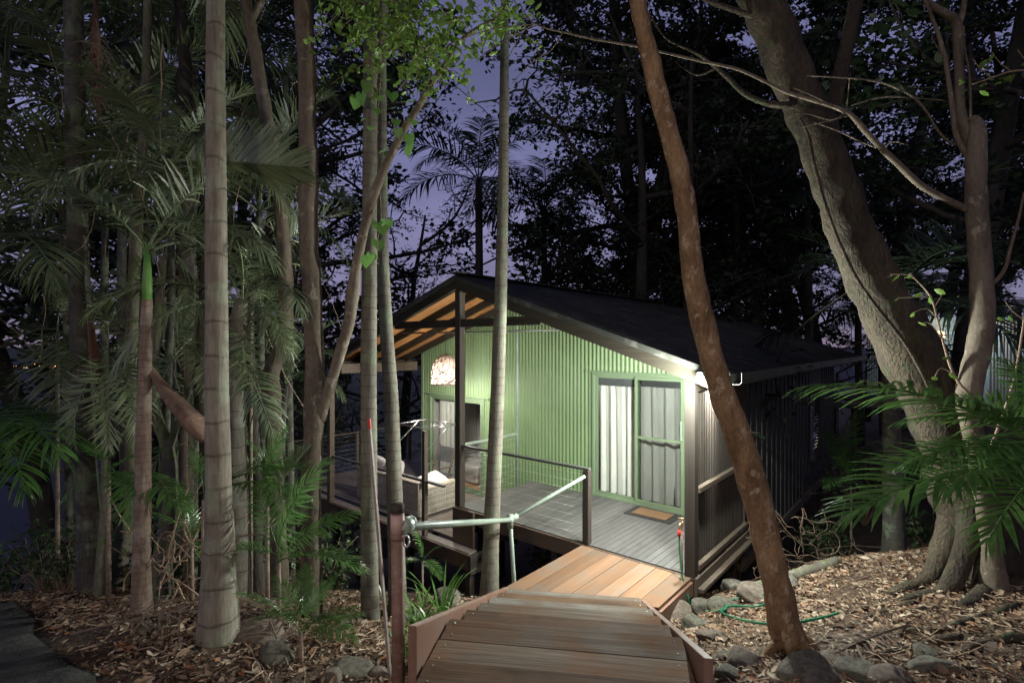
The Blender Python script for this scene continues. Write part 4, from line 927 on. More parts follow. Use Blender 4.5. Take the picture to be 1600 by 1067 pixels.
def resample(pts, rad, n):
    P_, R_ = [], []
    for i in range(len(pts)-1):
        a, b, c, d = pts[max(i-1, 0)], pts[i], pts[i+1], pts[min(i+2, len(pts)-1)]
        for k in range(n):
            t = k/n; P_.append(.5*((2*b)+(c-a)*t+(2*a-5*b+4*c-d)*t*t+(3*b-a-3*c+d)*t**3)); R_.append(rad[i]*(1-t)+rad[i+1]*t)
    return P_+[pts[-1]], R_+[rad[-1]]
def pxpts(L_, Y):
    pts, rad = [], []
    for i, q in enumerate(L_):
        y = q[3] if len(q) > 3 else (Y if not isinstance(Y, tuple) else Y[0]+(Y[1]-Y[0])*i/(len(L_)-1)); pts.append(at(q[0], q[1], y)); rad.append(q[2]/2/F*y)
    return pts, rad
def stem(name, L_, Y, mat, parent, ns_=6, sides=14, wob=.10, seed=0, root=True, flare=1.0):
    """L_: bottom to top (px,py,width px)"""
    pts, rad = pxpts(L_, Y)
    if root:
        p = pts[0]; g_ = gz(p.x, p.y)
        if p.z > g_-.1: pts.insert(0, Vector((p.x, p.y, g_-.15))); rad.insert(0, rad[0]*flare)
    pts, rad = resample(pts, rad, ns_)
    return MB().tube(pts, rad, sides, True, wob, seed).build(name, mat, parent, True)
def tree_root(name, L_, Y, label, cat, group=None):
    y = Y if not isinstance(Y, tuple) else Y[0]
    p = at(L_[0][0], L_[0][1], L_[0][3] if len(L_[0]) > 3 else y); return empty(name, (p.x, p.y, gz(p.x, p.y)), 0, label, cat, group)
def palm(L_, Y, mat, label, crown='dim', nf=9, fs=1.0, seed=0, shaft=0, group=None, flare=1.35, wob=.05, dead=0, sides=14, azs=None):
    r = tree_root('palm_tree', L_, Y, label, 'palm', group); t = stem('trunk', L_, Y, mat, r, 6, sides, wob, seed, flare=flare)
    pts, rad = pxpts(L_, Y); top = pts[-1]; g = random.Random(seed*7+1)
    if shaft:
        MB().tube([top-Vector((0, 0, .05)), top+Vector((0, 0, shaft*.3)), top+Vector((0, 0, shaft))], [rad[-1]*.9, rad[-1]*.92, rad[-1]*.45], 12).build('crownshaft', 'crownshaft', r, True); top = top+Vector((0, 0, shaft*.92))
    for i in range(nf):
        az = (i*2.399+g.uniform(-.3, .3)) if azs is None else R(azs[i])
        k = [2, 0, 0, 1, 1, 3][min(5, int(i/nf*6))]
        add_frond(r, FM[crown][k], top+Vector((0, 0, -.03*i/nf)), az, fs*g.uniform(.88, 1.1), g.uniform(-.3, .3))
    for i in range(dead): add_frond(r, FM['dead'][i % 2], top-Vector((0, 0, .1)), g.uniform(0, 6.28), fs*g.uniform(.7, .95), g.uniform(-.4, .4))
    return r, top

# --- palms on the left, front row
A, tA = palm([(143, 930, 38), (138, 800, 32), (132, 700, 30), (126, 500, 28), (120, 300, 27), (117, 120, 26), (114, -60, 25), (112, -190, 24)], 4.9, 'palm_dark', 'tall mossy grey palm trunk nearest the left path', 'dim', 9, 1.1, 1)
B, tB = palm([(222, 962, 32), (221, 900, 26), (223, 780, 23), (225, 640, 20), (228, 520, 17), (230, 468, 15)], 4.14, 'palm_thin', 'slender young palm with bright green crownshaft left of the big ringed trunk', 'grey', 5, .62, 2, shaft=.44, azs=(20, 160, 200, 340, 95))
C, tC = palm([(340, 1000, 66), (342, 960, 58), (341, 900, 49), (343, 840, 43), (341, 750, 37), (339, 600, 33), (338, 400, 31), (337, 200, 28), (337, 0, 26), (337, -120, 25), (336, -240, 24)], 3.57, 'palm_pale', 'large pale ringed palm trunk with swollen base in the left foreground', 'dim', 9, 1.1, 3)
Fp, tF = palm([(579, 975, 31), (578, 920, 28), (577, 800, 26), (576, 600, 25), (577, 400, 23), (578, 200, 22), (579, 0, 21), (580, -150, 20)], 4.64, 'palm_fine', 'straight grey palm trunk beside the leaning red tipped stake', 'dark', 8, 1.0, 4, dead=1)
G, tG = palm([(622, 960, 30), (618, 820, 26), (612, 640, 23), (604, 520, 21), (598, 400, 19), (596, 250, 18), (595, 80, 17), (594, -120, 16)], 5.3, 'palm_fine', 'slimmer curved grey palm trunk in front of the cane sofa', 'dark', 8, 1.0, 5)
Hh, tH = palm([(764, 942, 32), (766, 880, 27), (770, 780, 24), (776, 640, 22), (782, 480, 20), (786, 300, 17), (788, 120, 14), (789, -20, 12), (790, -160, 11)], 6.1, 'palm_fine', 'tall slim palm trunk crossing the gable beside the ridge post', 'dark', 8, .8, 6)
palm([(1397, 872, 34), (1396, 800, 29), (1393, 700, 26), (1391, 600, 24), (1389, 510, 20)], 6.9, 'palm_dark', 'brown palm trunk standing behind the right bank beyond the cabin corner', 'dark', 9, 1.1, 7)
# --- second row of palms, crowns in view
rows2 = [
 ([(205, 930, 26), (203, 800, 22), (206, 650, 20), (204, 540, 17), (207, 440, 15), (210, 330, 13)], 5.6, 'palm_grey', 'thin grey palm behind the green crownshaft palm', 'grey', 9, .80, 11, 1),
 ([(160, 900, 20), (165, 700, 17), (163, 520, 15), (165, 330, 13), (168, 215, 12)], 6.4, 'palm_dark', 'thin palm with greyish crown upper left behind the mossy trunk', 'grey', 10, .85, 12, 1),
 ([(108, 900, 20), (106, 700, 16), (104, 480, 14), (98, 330, 12)], 5.8, 'palm_dark', 'dim palm with spreading crown near the left edge', 'dim', 9, .85, 13, 1),
 ([(262, 905, 22), (256, 760, 18), (262, 600, 16), (268, 400, 14), (262, 262, 12)], 5.0, 'palm_dark', 'palm behind the ringed trunk whose pale frond reaches right', 'grey', 8, .60, 14, 0),
 ([(372, 940, 40), (371, 800, 36), (368, 650, 32), (372, 520, 28), (378, 470, 24)], 4.9, 'palm_grey', 'stout mottled palm trunk just right of the big ringed palm', 'grey', 8, .62, 15, 1),
 ([(410, 900, 20), (412, 720, 17), (408, 560, 15), (405, 330, 13)], 6.6, 'palm_dark', 'palm with drooping fronds between the ringed and kinked trunks', 'dim', 9, .8, 16, 1),
 ([(300, 900, 22), (305, 700, 18), (300, 400, 16), (306, 90, 13)], 7.0, 'palm_dark', 'tall dim palm with its crown behind the top of the ringed trunk', 'dim', 10, 1.0, 18, 1),
 ([(-30, 900, 24), (-26, 600, 20), (-10, 300, 16), (10, 110, 14)], 6.5, 'palm_dark', 'tall dim palm at the far left edge with high crown', 'dim', 9, 1.0, 19, 1),
 ([(330, 880, 18), (328, 800, 16), (330, 680, 14)], 6.2, 'palm_dark', 'low palm with grey fronds hanging behind the ringed trunk', 'grey', 8, .6, 20, 0),
 ([(200, 880, 22), (190, 500, 18), (196, 60, 14)], 8.4, 'palm_dark', 'tall shadowed palm with a crown at the top left', 'dim', 10, 1.05, 21, 0),
 ([(455, 900, 20), (450, 500, 16), (446, 120, 12)], 8.6, 'palm_dark', 'shadowed palm with high crown between the kinked and warm brown trunks', 'dark', 10, 1.0, 22, 0),
 ([(275, 860, 18), (272, 700, 14), (270, 560, 12)], 6.0, 'palm_dark', 'short palm with fine grey fronds behind the slender young palm', 'grey', 9, .55, 23, 0),
 ([(435, 880, 18), (440, 700, 14), (446, 600, 12)], 7.6, 'palm_dark', 'short dim palm near the left end of the lower deck', 'dim', 8, .6, 24, 0),
 ([(-40, 900, 24), (-38, 600, 20), (-34, 420, 16)], 5.0, 'palm_dark', 'dim palm cut by the left edge of the view', 'dim', 8, .9, 25, 1)]
for L_, Y, m_, lab, cr_, nf, fs, sd, dd in rows2: palm([(q[0], q[1], q[2]*(.72 if sd != 15 else .9)) for q in L_], Y, m_, lab, cr_, nf, fs, sd, dead=dd, group='palms of the left grove', sides=10)
aim_frond(A, FM['dead'][0], at(150, 30, 4.7), at(155, 180, 4.6))
for (p0, p1, w_, Y, mt_) in (((150, 0), (150, 170), 26, 4.8, 'dead_sheath_red'), ((140, 480), (150, 610), 22, 4.75, 'dead_sheath_red')):
    MB().tube([at(p0[0], p0[1], Y), at((p0[0]+p1[0])/2, (p0[1]*.6+p1[1]*.4), Y-.05), at(p1[0]+1, (p0[1]*.3+p1[1]*.7), Y-.08), at(p1[0]+4, p1[1], Y-.02)], [.02, w_*.32/F*Y, w_*.5/F*Y, .012], 10, sx=.45).build('dead_sheath', mt_, A, True)
# hero fronds
PB = [q for q in bpy.data.objects if q.get('label', '').startswith('palm behind the ringed')][0]
aim_frond(PB, FM['flat'][0], at(250, 250, 4.5), at(470, 262, 4.2), R(-62))
aim_frond(PB, FM['grey'][1], at(262, 262, 5.0), at(455, 330, 4.7), R(10))
aim_frond(PB, FM['grey'][1], at(262, 270, 5.0), at(150, 300, 4.8), R(-10))
PS = [q for q in bpy.data.objects if q.get('label', '').startswith('stout mottled')][0]
aim_frond(PS, FM['grey'][1], at(375, 470, 4.9), at(455, 570, 4.5), R(15)); aim_frond(PS, FM['grey'][0], at(375, 470, 4.9), at(440, 430, 4.9), R(0))
aim_frond(PS, FM['grey'][3], at(372, 560, 4.9), at(432, 700, 4.6), R(25))
# dead boot leaning on the ringed palm
db = MB(); dl_ = [at(228, 560, 4.2), at(250, 598, 4.15), at(278, 632, 4.05), at(305, 662, 3.95), at(325, 688, 3.9)]
db.tube(*resample(dl_, [.012, .055, .10, .125, .07], 4), 12, True, .12, 3, sx=.55); o = db.build('dead_palm_sheath', 'dead_sheath', None, True, dl_[3]); tag(o, 'brown dead palm sheath wedged diagonally against the ringed trunk', 'dead frond')

# --- understory palms with bright fronds
def young(name_label, base, Y, seed, tips, crown='flat', idx=1, group='young palms under the trees'):
    b_ = at(base[0], base[1], Y); r = empty('young_palm', (b_.x, b_.y, gz(b_.x, b_.y)), 0, name_label, 'palm', group)
    MB().tube([(b_.x, b_.y, gz(b_.x, b_.y)-.1), b_], [.022, .014], 8).build('stem', 'palm_thin', r, True)
    for i, (tx, ty, tY, rl) in enumerate(tips): aim_frond(r, FM[crown][idx if i % 2 else 2], b_+Vector((0, 0, .02*i)), at(tx, ty, tY), R(rl))
    return r
young('bright young palm with arching fronds right of the big ringed trunk', (436, 880), 3.75, 1, [(508, 722, 3.6, 60), (566, 892, 3.5, -10), (560, 800, 3.9, 20), (350, 860, 3.6, -10), (400, 760, 3.9, -30)])
young('small bright palm spreading over the rocks in front of the grey trunks', (470, 990), 3.35, 2, [(372, 925, 3.2, 10), (562, 962, 3.2, 0), (430, 900, 3.4, -20), (520, 905, 3.5, 25), (555, 1000, 3.1, 10), (395, 968, 3.2, 0), (478, 880, 3.6, 0)])
young('young palm whose green frond reaches right from behind the ringed trunk', (318, 780), 4.1, 3, [(476, 775, 3.7, -10), (470, 730, 4.0, 10), (300, 700, 4.2, 0), (250, 810, 3.9, 0)])
young('pale frond young palm standing before the kinked trunk', (418, 790), 4.2, 4, [(448, 668, 4.1, 75), (480, 700, 4.3, 40), (392, 690, 4.1, -40), (475, 800, 4.0, 20)], 'flat', 0)
young('green young palm between mossy trunk and ringed trunk', (170, 740), 4.5, 5, [(292, 800, 4.1, 0), (255, 705, 4.5, 10), (90, 790, 4.3, 0), (120, 690, 4.6, 0), (215, 830, 4.2, 0)])
young('bright green young palm drooping at the left edge', (-25, 650), 5.2, 6, [(95, 715, 4.3, 0), (60, 655, 4.7, 0), (40, 770, 4.4, 0), (0, 700, 4.2, 0)])
young('small palm half hidden behind the grey trunks at the left', (300, 850), 4.6, 7, [(240, 800, 4.4, 0), (352, 800, 4.5, 0), (280, 760, 4.7, 0), (345, 900, 4.4, 0)])
young('grey green young palm with fine drooping fronds beside the mossy trunk', (168, 560), 4.7, 11, [(120, 700, 4.5, 0), (215, 690, 4.4, 0), (90, 600, 4.8, 10), (250, 610, 4.6, -10), (170, 700, 4.3, 0), (140, 450, 4.8, 0), (205, 470, 4.8, 0)], 'grey', 1)
young('grey green young palm filling the gap right of the slender palm', (290, 540), 4.9, 12, [(250, 650, 4.7, 0), (330, 640, 4.6, 0), (395, 600, 4.7, -10), (290, 450, 4.9, 0)], 'grey', 1)
young('grey green young palm with hanging fronds between the ringed and kinked trunks', (392, 480), 5.1, 13, [(380, 610, 4.8, 0), (455, 560, 4.9, 10), (455, 450, 5.1, 0)], 'grey', 1)
young('tall young palm with long fronds behind the mossy trunk', (90, 520), 5.4, 14, [(30, 640, 5.2, 0), (140, 640, 5.0, 0), (10, 540, 5.3, 10), (90, 680, 5.0, 0), (60, 420, 5.4, 0), (150, 440, 5.3, 0)], 'dim', 1)
# right side palm
yr_ = young('bright green palm leaning in from the right edge over the bank', (1690, 740), 3.1, 8, [(1252, 604, 3.3, 12), (1318, 806, 3.0, -8), (1420, 725, 2.9, 0), (1500, 620, 3.2, 30), (1560, 560, 3.2, 30), (1470, 770, 2.7, 0), (1600, 560, 2.9, 0), (1540, 850, 2.7, 0), (1400, 660, 3.4, 10)])
young('dim green palm in the gully behind the cabin corner', (1330, 760), 8.5, 9, [(1290, 670, 8.3, 0), (1370, 690, 8.3, 0), (1340, 640, 8.5, 0), (1400, 740, 8.2, 0), (1290, 760, 8, 0), (1370, 790, 8, 0)])
young('dark fern like palm under the lower deck', (660, 880), 6.6, 10, [(640, 820, 6.6, 0), (700, 850, 6.5, 0), (620, 880, 6.4, 0), (690, 905, 6.3, 0)])
FM['silh'] = FM['dark']

# --- hardwood trunks left
def hardwood(L_, Y, mat, label, name='tree', cat='tree', sides=16, wob=.16, seed=0, flare=1.2):
    r = tree_root(name, L_, Y, label, cat); stem('trunk', L_, Y, mat, r, 7, sides, wob, seed, flare=flare); return r
D_ = hardwood([(436, 950, 32), (434, 850, 27), (430, 760, 25), (427, 680, 24), (424, 615, 28), (422, 590, 27), (430, 565, 24), (441, 535, 23), (447, 480, 22), (445, 400, 20), (438, 320, 19), (428, 260, 18), (418, 190, 18), (407, 130, 19), (395, 60, 18), (386, 0, 16), (376, -80, 14)], 5.0, 'bark_smooth', 'kinked smooth brown trunk right of the ringed palm', seed=2)
stem('branch', [(389, 40, 10), (405, 10, 9), (425, -40, 8)], 5.0, 'bark_smooth', D_, 4, 8, root=False)
E_ = hardwood([(486, 985, 36), (487, 900, 32), (486, 800, 31), (489, 700, 30), (492, 640, 31), (491, 560, 28), (487, 440, 29), (482, 380, 27), (483, 270, 28), (480, 200, 27), (480, 120, 27), (475, 40, 27), (473, -40, 25), (470, -140, 22)], 4.5, 'bark_smooth', 'thick warm brown trunk with a long branch forking up to the right', seed=5)
EB = [(499, 655, 22), (508, 625, 19), (520, 590, 17), (533, 545, 18), (545, 505, 17), (551, 460, 22), (556, 420, 16), (566, 370, 15), (580, 320, 15), (600, 265, 13), (630, 205, 12), (655, 165, 11), (675, 130, 10), (693, 105, 9), (715, 70, 7), (745, 45, 5), (790, 22, 3)]
stem('branch', EB, (4.5, 4.2), 'bark_smooth', E_, 5, 10, .15, 3, root=False)
stem('branch', [(490, 445, 8), (498, 425, 7), (470, 380, 5)], 4.5, 'bark_smooth', E_, 4, 6, root=False)
hardwood([(180, 935, 34), (190, 870, 28), (200, 800, 22), (206, 740, 20), (203, 600, 18), (207, 480, 17), (215, 350, 15), (226, 180, 12), (232, -40, 10)], 5.2, 'bark_mossy', 'slightly curved grey trunk leaning behind the slender palm', seed=7)
m_ = hardwood([(248, 945, 40), (252, 880, 26), (262, 820, 22), (266, 760, 20), (262, 700, 18), (248, 660, 16), (238, 600, 15), (245, 520, 13), (255, 400, 11)], 4.9, 'bark_mossy', 'pale green mossy forked trunk left of the ringed palm', seed=8)
stem('branch', [(264, 700, 13), (276, 665, 11), (288, 640, 9), (300, 560, 8), (312, 470, 6)], 4.9, 'bark_mossy', m_, 5, 8, root=False)
m2_ = hardwood([(155, 935, 18), (160, 860, 15), (166, 780, 13), (164, 690, 12), (160, 600, 11)], 4.7, 'bark_mossy', 'thin greenish sapling trunk between the mossy palm and slender palm', seed=9)
stem('branch', [(206, 560, 14), (196, 528, 12), (175, 505, 11), (155, 485, 9), (140, 460, 7)], 5.2, 'bark_mossy', m2_, 4, 8, root=False)
hardwood([(322, 700, 20, 5.2), (316, 640, 18), (310, 590, 16), (318, 480, 15), (322, 350, 14), (318, 200, 12)], 5.2, 'bark_dark', 'reddish dark trunk hidden behind the big ringed palm', seed=10)
hardwood([(404, 930, 26), (398, 860, 22), (402, 780, 18), (398, 700, 16), (390, 560, 14), (392, 400, 12)], 5.5, 'bark_dark', 'thin dark trunk between the stout palm and kinked trunk', seed=12)
hardwood([(288, 190, 22, 6.5), (290, 120, 20, 6.5), (285, 60, 16, 6.5), (278, -30, 14, 6.5)], 6.5, 'bark_dark', 'dark upright limb high behind the ringed palm crown', seed=13)

# --- right side trees
I_ = hardwood([(1238, 1012, 62), (1229, 985, 50), (1215, 920, 43), (1199, 850, 41), (1183, 780, 42), (1163, 710, 41), (1138, 640, 40), (1118, 580, 36), (1103, 520, 36), (1089, 460, 35), (1079, 400, 32), (1073, 330, 31), (1062, 270, 31), (1046, 210, 30), (1030, 150, 29), (1016, 90, 28), (1004, 40, 26), (994, -10, 25), (985, -80, 24), (978, -160, 22)], (3.45, 3.15), 'bark_brown', 'leaning rough orange brown trunk in front of the batten screen', seed=14, wob=.14, flare=1.1)
for i, (x, y, x1, y1) in enumerate(((1236, 1000, 1300, 1040), (1232, 1002, 1180, 1030), (1240, 1005, 1262, 1062))):
    a = at(x, y, 3.42); k = (x1-800)/F; b_ = on(k*3.3, 3.3-.12*i+.1, .02); MB().tube(*resample([a, (a+b_)/2+Vector((0, 0, .02)), b_-Vector((0, 0, .06))], [.055, .035, .018], 4), 8, True, .2, i).build('root', 'bark_brown', I_, True)
J_ = tree_root('fig_tree', [(1545, 905, 150)], 4.75, 'massive leaning grey fig trunk with buttress roots on the right bank', 'tree')
JL = [(1560, 930, 160), (1552, 890, 140), (1535, 820, 116), (1508, 740, 100), (1480, 670, 90), (1448, 600, 86), (1402, 512, 80), (1372, 455, 72), (1346, 400, 67), (1326, 350, 62), (1308, 300, 61), (1282, 225, 60), (1250, 150, 60), (1220, 75, 60), (1190, 0, 60), (1165, -60, 58), (1130, -150, 54)]
stem('trunk', JL, (4.75, 4.5), 'bark_fig', J_, 7, 26, .16, 21, flare=1.15)
stem('branch', [(1300, 175, 24), (1308, 140, 22), (1318, 95, 22), (1328, 50, 21), (1338, 0, 20), (1350, -70, 18)], 4.55, 'bark_fig', J_, 5, 10, .1, 2, root=False)
stem('branch', [(1248, 162, 16), (1230, 165, 12), (1200, 162, 9), (1165, 148, 8), (1135, 120, 7), (1105, 95, 5), (1080, 80, 4), (1040, 60, 2.5), (1014, 20, 2)], (4.5, 4.2), 'bark_fig', J_, 5, 8, .1, 3, root=False)
stem('branch', [(1190, 32, 14), (1172, 25, 9), (1140, 14, 8), (1108, 2, 7), (1070, -20, 6)], 4.5, 'bark_fig', J_, 4, 8, .1, 4, root=False)
stem('branch', [(1115, 108, 4), (1090, 118, 3), (1065, 105, 2), (1055, 95, 1.2)], 4.3, 'bark_fig', J_, 4, 6, root=False)
stem('aerial_root', [(1468, 640, 6), (1420, 545, 6), (1345, 445, 5), (1300, 350, 5), (1272, 255, 5), (1264, 215, 5), (1250, 185, 4)], 4.36, 'bark_fig', J_, 6, 8, .15, 5, root=False)
rootsJ = [[(1520, 720, 60, 4.78), (1500, 790, 60, 4.76), (1480, 845, 52, 4.7), (1468, 875, 44, 4.65), (1450, 905, 34, 4.6), (1420, 930, 26, 4.5), (1385, 948, 18, 4.45)],
          [(1505, 690, 50, 4.66), (1512, 760, 50, 4.6), (1512, 840, 46, 4.5), (1480, 900, 34, 4.35), (1440, 925, 22, 4.3), (1400, 945, 16, 4.25)],
          [(1545, 760, 60, 4.7), (1565, 840, 70, 4.55), (1590, 900, 46, 4.3), (1640, 930, 34, 4.1)], [(1535, 780, 60, 4.66), (1540, 860, 56, 4.45), (1528, 915, 34, 4.1), (1500, 945, 22, 3.95)]]
for i, r_ in enumerate(rootsJ):
    pts, rad = pxpts([(q[0], q[1], q[2]*.72, q[3]) for q in r_], 4.5); pts = [Vector((p.x, p.y, max(p.z, gz(p.x, p.y)-.02) if k < len(pts)-3 else gz(p.x, p.y)+rad[k]*.2)) for k, p in enumerate(pts)]
    pts, rad = resample(pts, rad, 5); MB().tube(pts, rad, 12, True, .2, i+30).build('root', 'bark_fig', J_, True)
g = random.Random(5)
def ground_px(px, py, Y0=4.0):
    k = (px-800)/F; Y = Y0
    for _ in range(60): Y = .6*Y+.4*(EYE-gz(k*Y, Y))*F/(py-HZ)
    return k*Y, Y
surf = [[(1440, 935), (1380, 948), (1330, 958), (1290, 968), (1265, 985)], [(1430, 945), (1390, 955), (1340, 975), (1300, 985)], [(1540, 935), (1480, 950), (1420, 960), (1370, 968), (1320, 985)],
        [(1590, 950), (1540, 965), (1480, 985), (1420, 990), (1350, 1005), (1300, 1020)], [(1600, 1000), (1540, 1005), (1500, 1025), (1450, 1030)], [(1500, 1000), (1420, 1015), (1360, 1030), (1310, 1035)]]
for i, r_ in enumerate(surf):
    pts = []
    for (x, y) in r_: X, Y = ground_px(x, y); pts.append(on(X, Y, .012))
    r0 = g.uniform(.018, .034); pts, rad = resample(pts, [r0*(1-.7*k/(len(pts)-1)) for k in range(len(pts))], 5)
    pts = [Vector((p.x, p.y, gz(p.x, p.y)+.012+.01*math.sin(k))) for k, p in enumerate(pts)]
    MB().tube(pts, rad, 8, True, .3, i+50).build('root', 'bark_fig', J_, True)
KB = 'bark_smooth'
K_ = hardwood([(1553, 925, 40), (1550, 860, 26), (1540, 800, 24), (1530, 740, 24), (1520, 680, 26), (1513, 630, 32), (1518, 590, 32), (1530, 540, 32), (1535, 480, 31), (1531, 400, 29), (1526, 330, 28), (1525, 270, 27), (1527, 215, 24), (1524, 190, 17), (1519, 184, 6)], (4.3, 4.1), KB, 'upright smooth trunk with a broken top and bare branches at the right', seed=33, wob=.1)
Kb = [[(1531, 345, 14), (1518, 332, 11), (1500, 322, 10), (1465, 305, 10), (1435, 287, 10), (1405, 258, 9.5), (1378, 233, 9), (1352, 205, 8.5), (1332, 182, 7.5), (1310, 170, 6.5), (1280, 160, 6), (1230, 145, 5.5), (1190, 125, 5), (1150, 108, 4.8), (1100, 97, 4.4), (1060, 88, 4), (1000, 74, 3.6), (930, 62, 3.2), (885, 52, 2.8), (845, 42, 2.4), (825, 28, 2), (812, 6, 1.6)],
      [(1524, 235, 20), (1508, 205, 16), (1500, 170, 14), (1499, 120, 13), (1497, 70, 14), (1494, 35, 14), (1478, 22, 11), (1455, 8, 9), (1440, -8, 8), (1425, -40, 7)], [(1496, 45, 10), (1504, 20, 8), (1508, -10, 7), (1512, -60, 6)],
      [(1516, 250, 9), (1495, 215, 8), (1487, 160, 7), (1478, 100, 6.5), (1468, 60, 6), (1455, 25, 5), (1443, -5, 4)], [(1512, 215, 6), (1516, 180, 4), (1515, 120, 3.5), (1508, 80, 3), (1505, 40, 2.5)],
      [(1500, 228, 4), (1482, 222, 4), (1462, 200, 4), (1450, 178, 3.8), (1430, 155, 3.5), (1405, 140, 3.2), (1370, 128, 3), (1320, 122, 2.5), (1262, 119, 2)], [(1480, 158, 2.6), (1430, 154, 2.4), (1380, 152, 2.2), (1330, 165, 1.8)],
      [(1486, 155, 2.5), (1475, 95, 2), (1455, 60, 1.6)], [(1372, 232, 3), (1345, 222, 2.5), (1310, 205, 2.2), (1272, 192, 1.6)], [(1328, 180, 2.5), (1290, 190, 2), (1250, 200, 1.5)], [(1322, 176, 2), (1326, 140, 1.6), (1328, 112, 1.3)],
      [(1320, 175, 2.2), (1300, 188, 1.8), (1260, 178, 1.6), (1232, 182, 1.2)], [(1300, 165, 2), (1270, 150, 1.6), (1240, 138, 1.2)], [(1535, 450, 9), (1555, 440, 7), (1570, 420, 6), (1578, 390, 5), (1592, 340, 4), (1600, 300, 3)], [(1376, 235, 2.2), (1395, 222, 2), (1420, 228, 1.5)],
      [(832, 40, 2), (805, 55, 1.8), (770, 75, 1.6), (745, 96, 1.3)], [(815, 52, 1.6), (800, 80, 1.4), (790, 98, 1.1)], [(840, 38, 2), (800, 42, 1.7), (760, 48, 1.4), (700, 70, 1.1)], [(880, 50, 2), (860, 80, 1.6), (835, 95, 1.3), (800, 130, 1)]]
for i, r_ in enumerate(Kb): stem('branch', r_, (4.2, 4.0 if i else 3.7), KB, K_, 4, 8 if i < 4 else 5, .1, i, root=False) if i < 15 else stem('branch', r_, 3.7, KB, K_, 4, 5, .1, i, root=False)
spr = [(1512, 612, 5), (1500, 600, 4.5), (1488, 580, 4), (1478, 550, 3.6), (1470, 520, 3.2), (1462, 488, 3), (1455, 465, 2.6), (1440, 446, 2.2), (1421, 427, 1.6)]
# small hanging sprig of leaves on that trunk
sp = empty('leafy_sprig', at(1512, 612, 4.1), 0, 'thin sprig with a few curled leaves before the glowing far cabin', 'sprig')
stem('stem', spr, 4.05, 'twig', sp, 4, 6, 0, 0, root=False)
for q in ([(1455, 465), (1430, 464), (1402, 466)], [(1445, 450), (1420, 430), (1392, 429)], [(1466, 500), (1448, 482), (1425, 490)], [(1472, 530), (1455, 506), (1440, 505)], [(1490, 585), (1470, 575), (1460, 590)], [(1460, 480), (1472, 460), (1466, 455)]):
    stem('stem', [(x, y, 1.6) for x, y in q], 4.05, 'twig', sp, 3, 4, 0, 0, root=False)
def leafset(name, pts, mat, parent, smin, smax, seed, T=LT, Fc=LF, tilt=.9, wmin=.8, wmax=1.2):
    g = np.random.default_rng(seed); n = len(pts); V = np.array([tuple(p) for p in pts]); me = instmesh(name, T, Fc, V, rotmats(g, n, tilt), g.uniform(smin, smax, n), mat, g.uniform(wmin, wmax, n))
    if parent is None: return link(name, me)
    me.transform(wmat(parent).inverted()); return link(name, me, parent)
leafset('leaves', [at(x, y, 4.04) for x, y in ((1392, 432), (1402, 468), (1425, 492), (1440, 507), (1460, 592), (1400, 436), (1468, 456), (1478, 560), (1488, 588), (1452, 470), (1420, 434), (1436, 462))], 'leaf_bright', sp, .05, .09, 3, wmin=1.0, wmax=1.5)
# second leafy sprigs at the right edge
for i, (lab, P0) in enumerate((('leafy green twig reaching in at the upper right edge', [(1680, 90, 4), (1620, 108, 3.5), (1580, 112, 3), (1550, 122, 2.5), (1520, 132, 2)]), ('bare forked shoot rising at the right edge by the slats', [(1548, 700, 5), (1570, 640, 4), (1585, 590, 3.5), (1600, 500, 3), (1606, 420, 2)]))):
    t_ = empty('leafy_twig', at(P0[0][0], P0[0][1], 3.9), 0, lab, 'twig'); stem('stem', P0, 3.9, 'twig', t_, 4, 6, 0, 0, root=False)
    g = random.Random(i+70); lv = []
    for q in P0[:-1]:
        for k in range(7): x, y = q[0]+g.uniform(-50, 5), q[1]+g.uniform(-26, 26); lv.append(at(x, y, 3.9+g.uniform(-.1, .1)))
        stem('stem', [(q[0], q[1], 2), (q[0]-18, q[1]-14, 1.5), (q[0]-30, q[1]-30, 1)], 3.9, 'twig', t_, 3, 4, 0, 0, root=False)
    leafset('leaves', lv[:: (1 if i == 0 else 2)], 'leaf_bright', t_, .05, .10, i+80, wmin=.7, wmax=1.1)

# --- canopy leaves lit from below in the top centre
g = random.Random(77); lv = []; tw = MB()
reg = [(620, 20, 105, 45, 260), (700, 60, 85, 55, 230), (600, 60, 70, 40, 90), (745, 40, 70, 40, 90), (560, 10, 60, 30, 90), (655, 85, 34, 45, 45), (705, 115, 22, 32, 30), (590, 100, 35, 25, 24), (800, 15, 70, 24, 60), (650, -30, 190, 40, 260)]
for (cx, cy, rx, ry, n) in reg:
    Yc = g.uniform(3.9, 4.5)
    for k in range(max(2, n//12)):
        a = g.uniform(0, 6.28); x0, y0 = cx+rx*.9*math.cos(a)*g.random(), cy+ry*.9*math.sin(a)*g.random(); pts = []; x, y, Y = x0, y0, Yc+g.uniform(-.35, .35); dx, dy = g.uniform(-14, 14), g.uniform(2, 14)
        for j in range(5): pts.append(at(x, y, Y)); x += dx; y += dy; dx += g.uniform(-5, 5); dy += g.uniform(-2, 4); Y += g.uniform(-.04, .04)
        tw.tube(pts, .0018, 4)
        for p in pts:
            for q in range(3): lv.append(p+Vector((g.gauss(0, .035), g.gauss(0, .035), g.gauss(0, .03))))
tag(tw.build('twigs', 'twig', E_, True), kind='stuff'); leafset('crown', lv, 'leaf_bright', E_, .045, .082, 12, tilt=.8, wmin=.8, wmax=1.25)
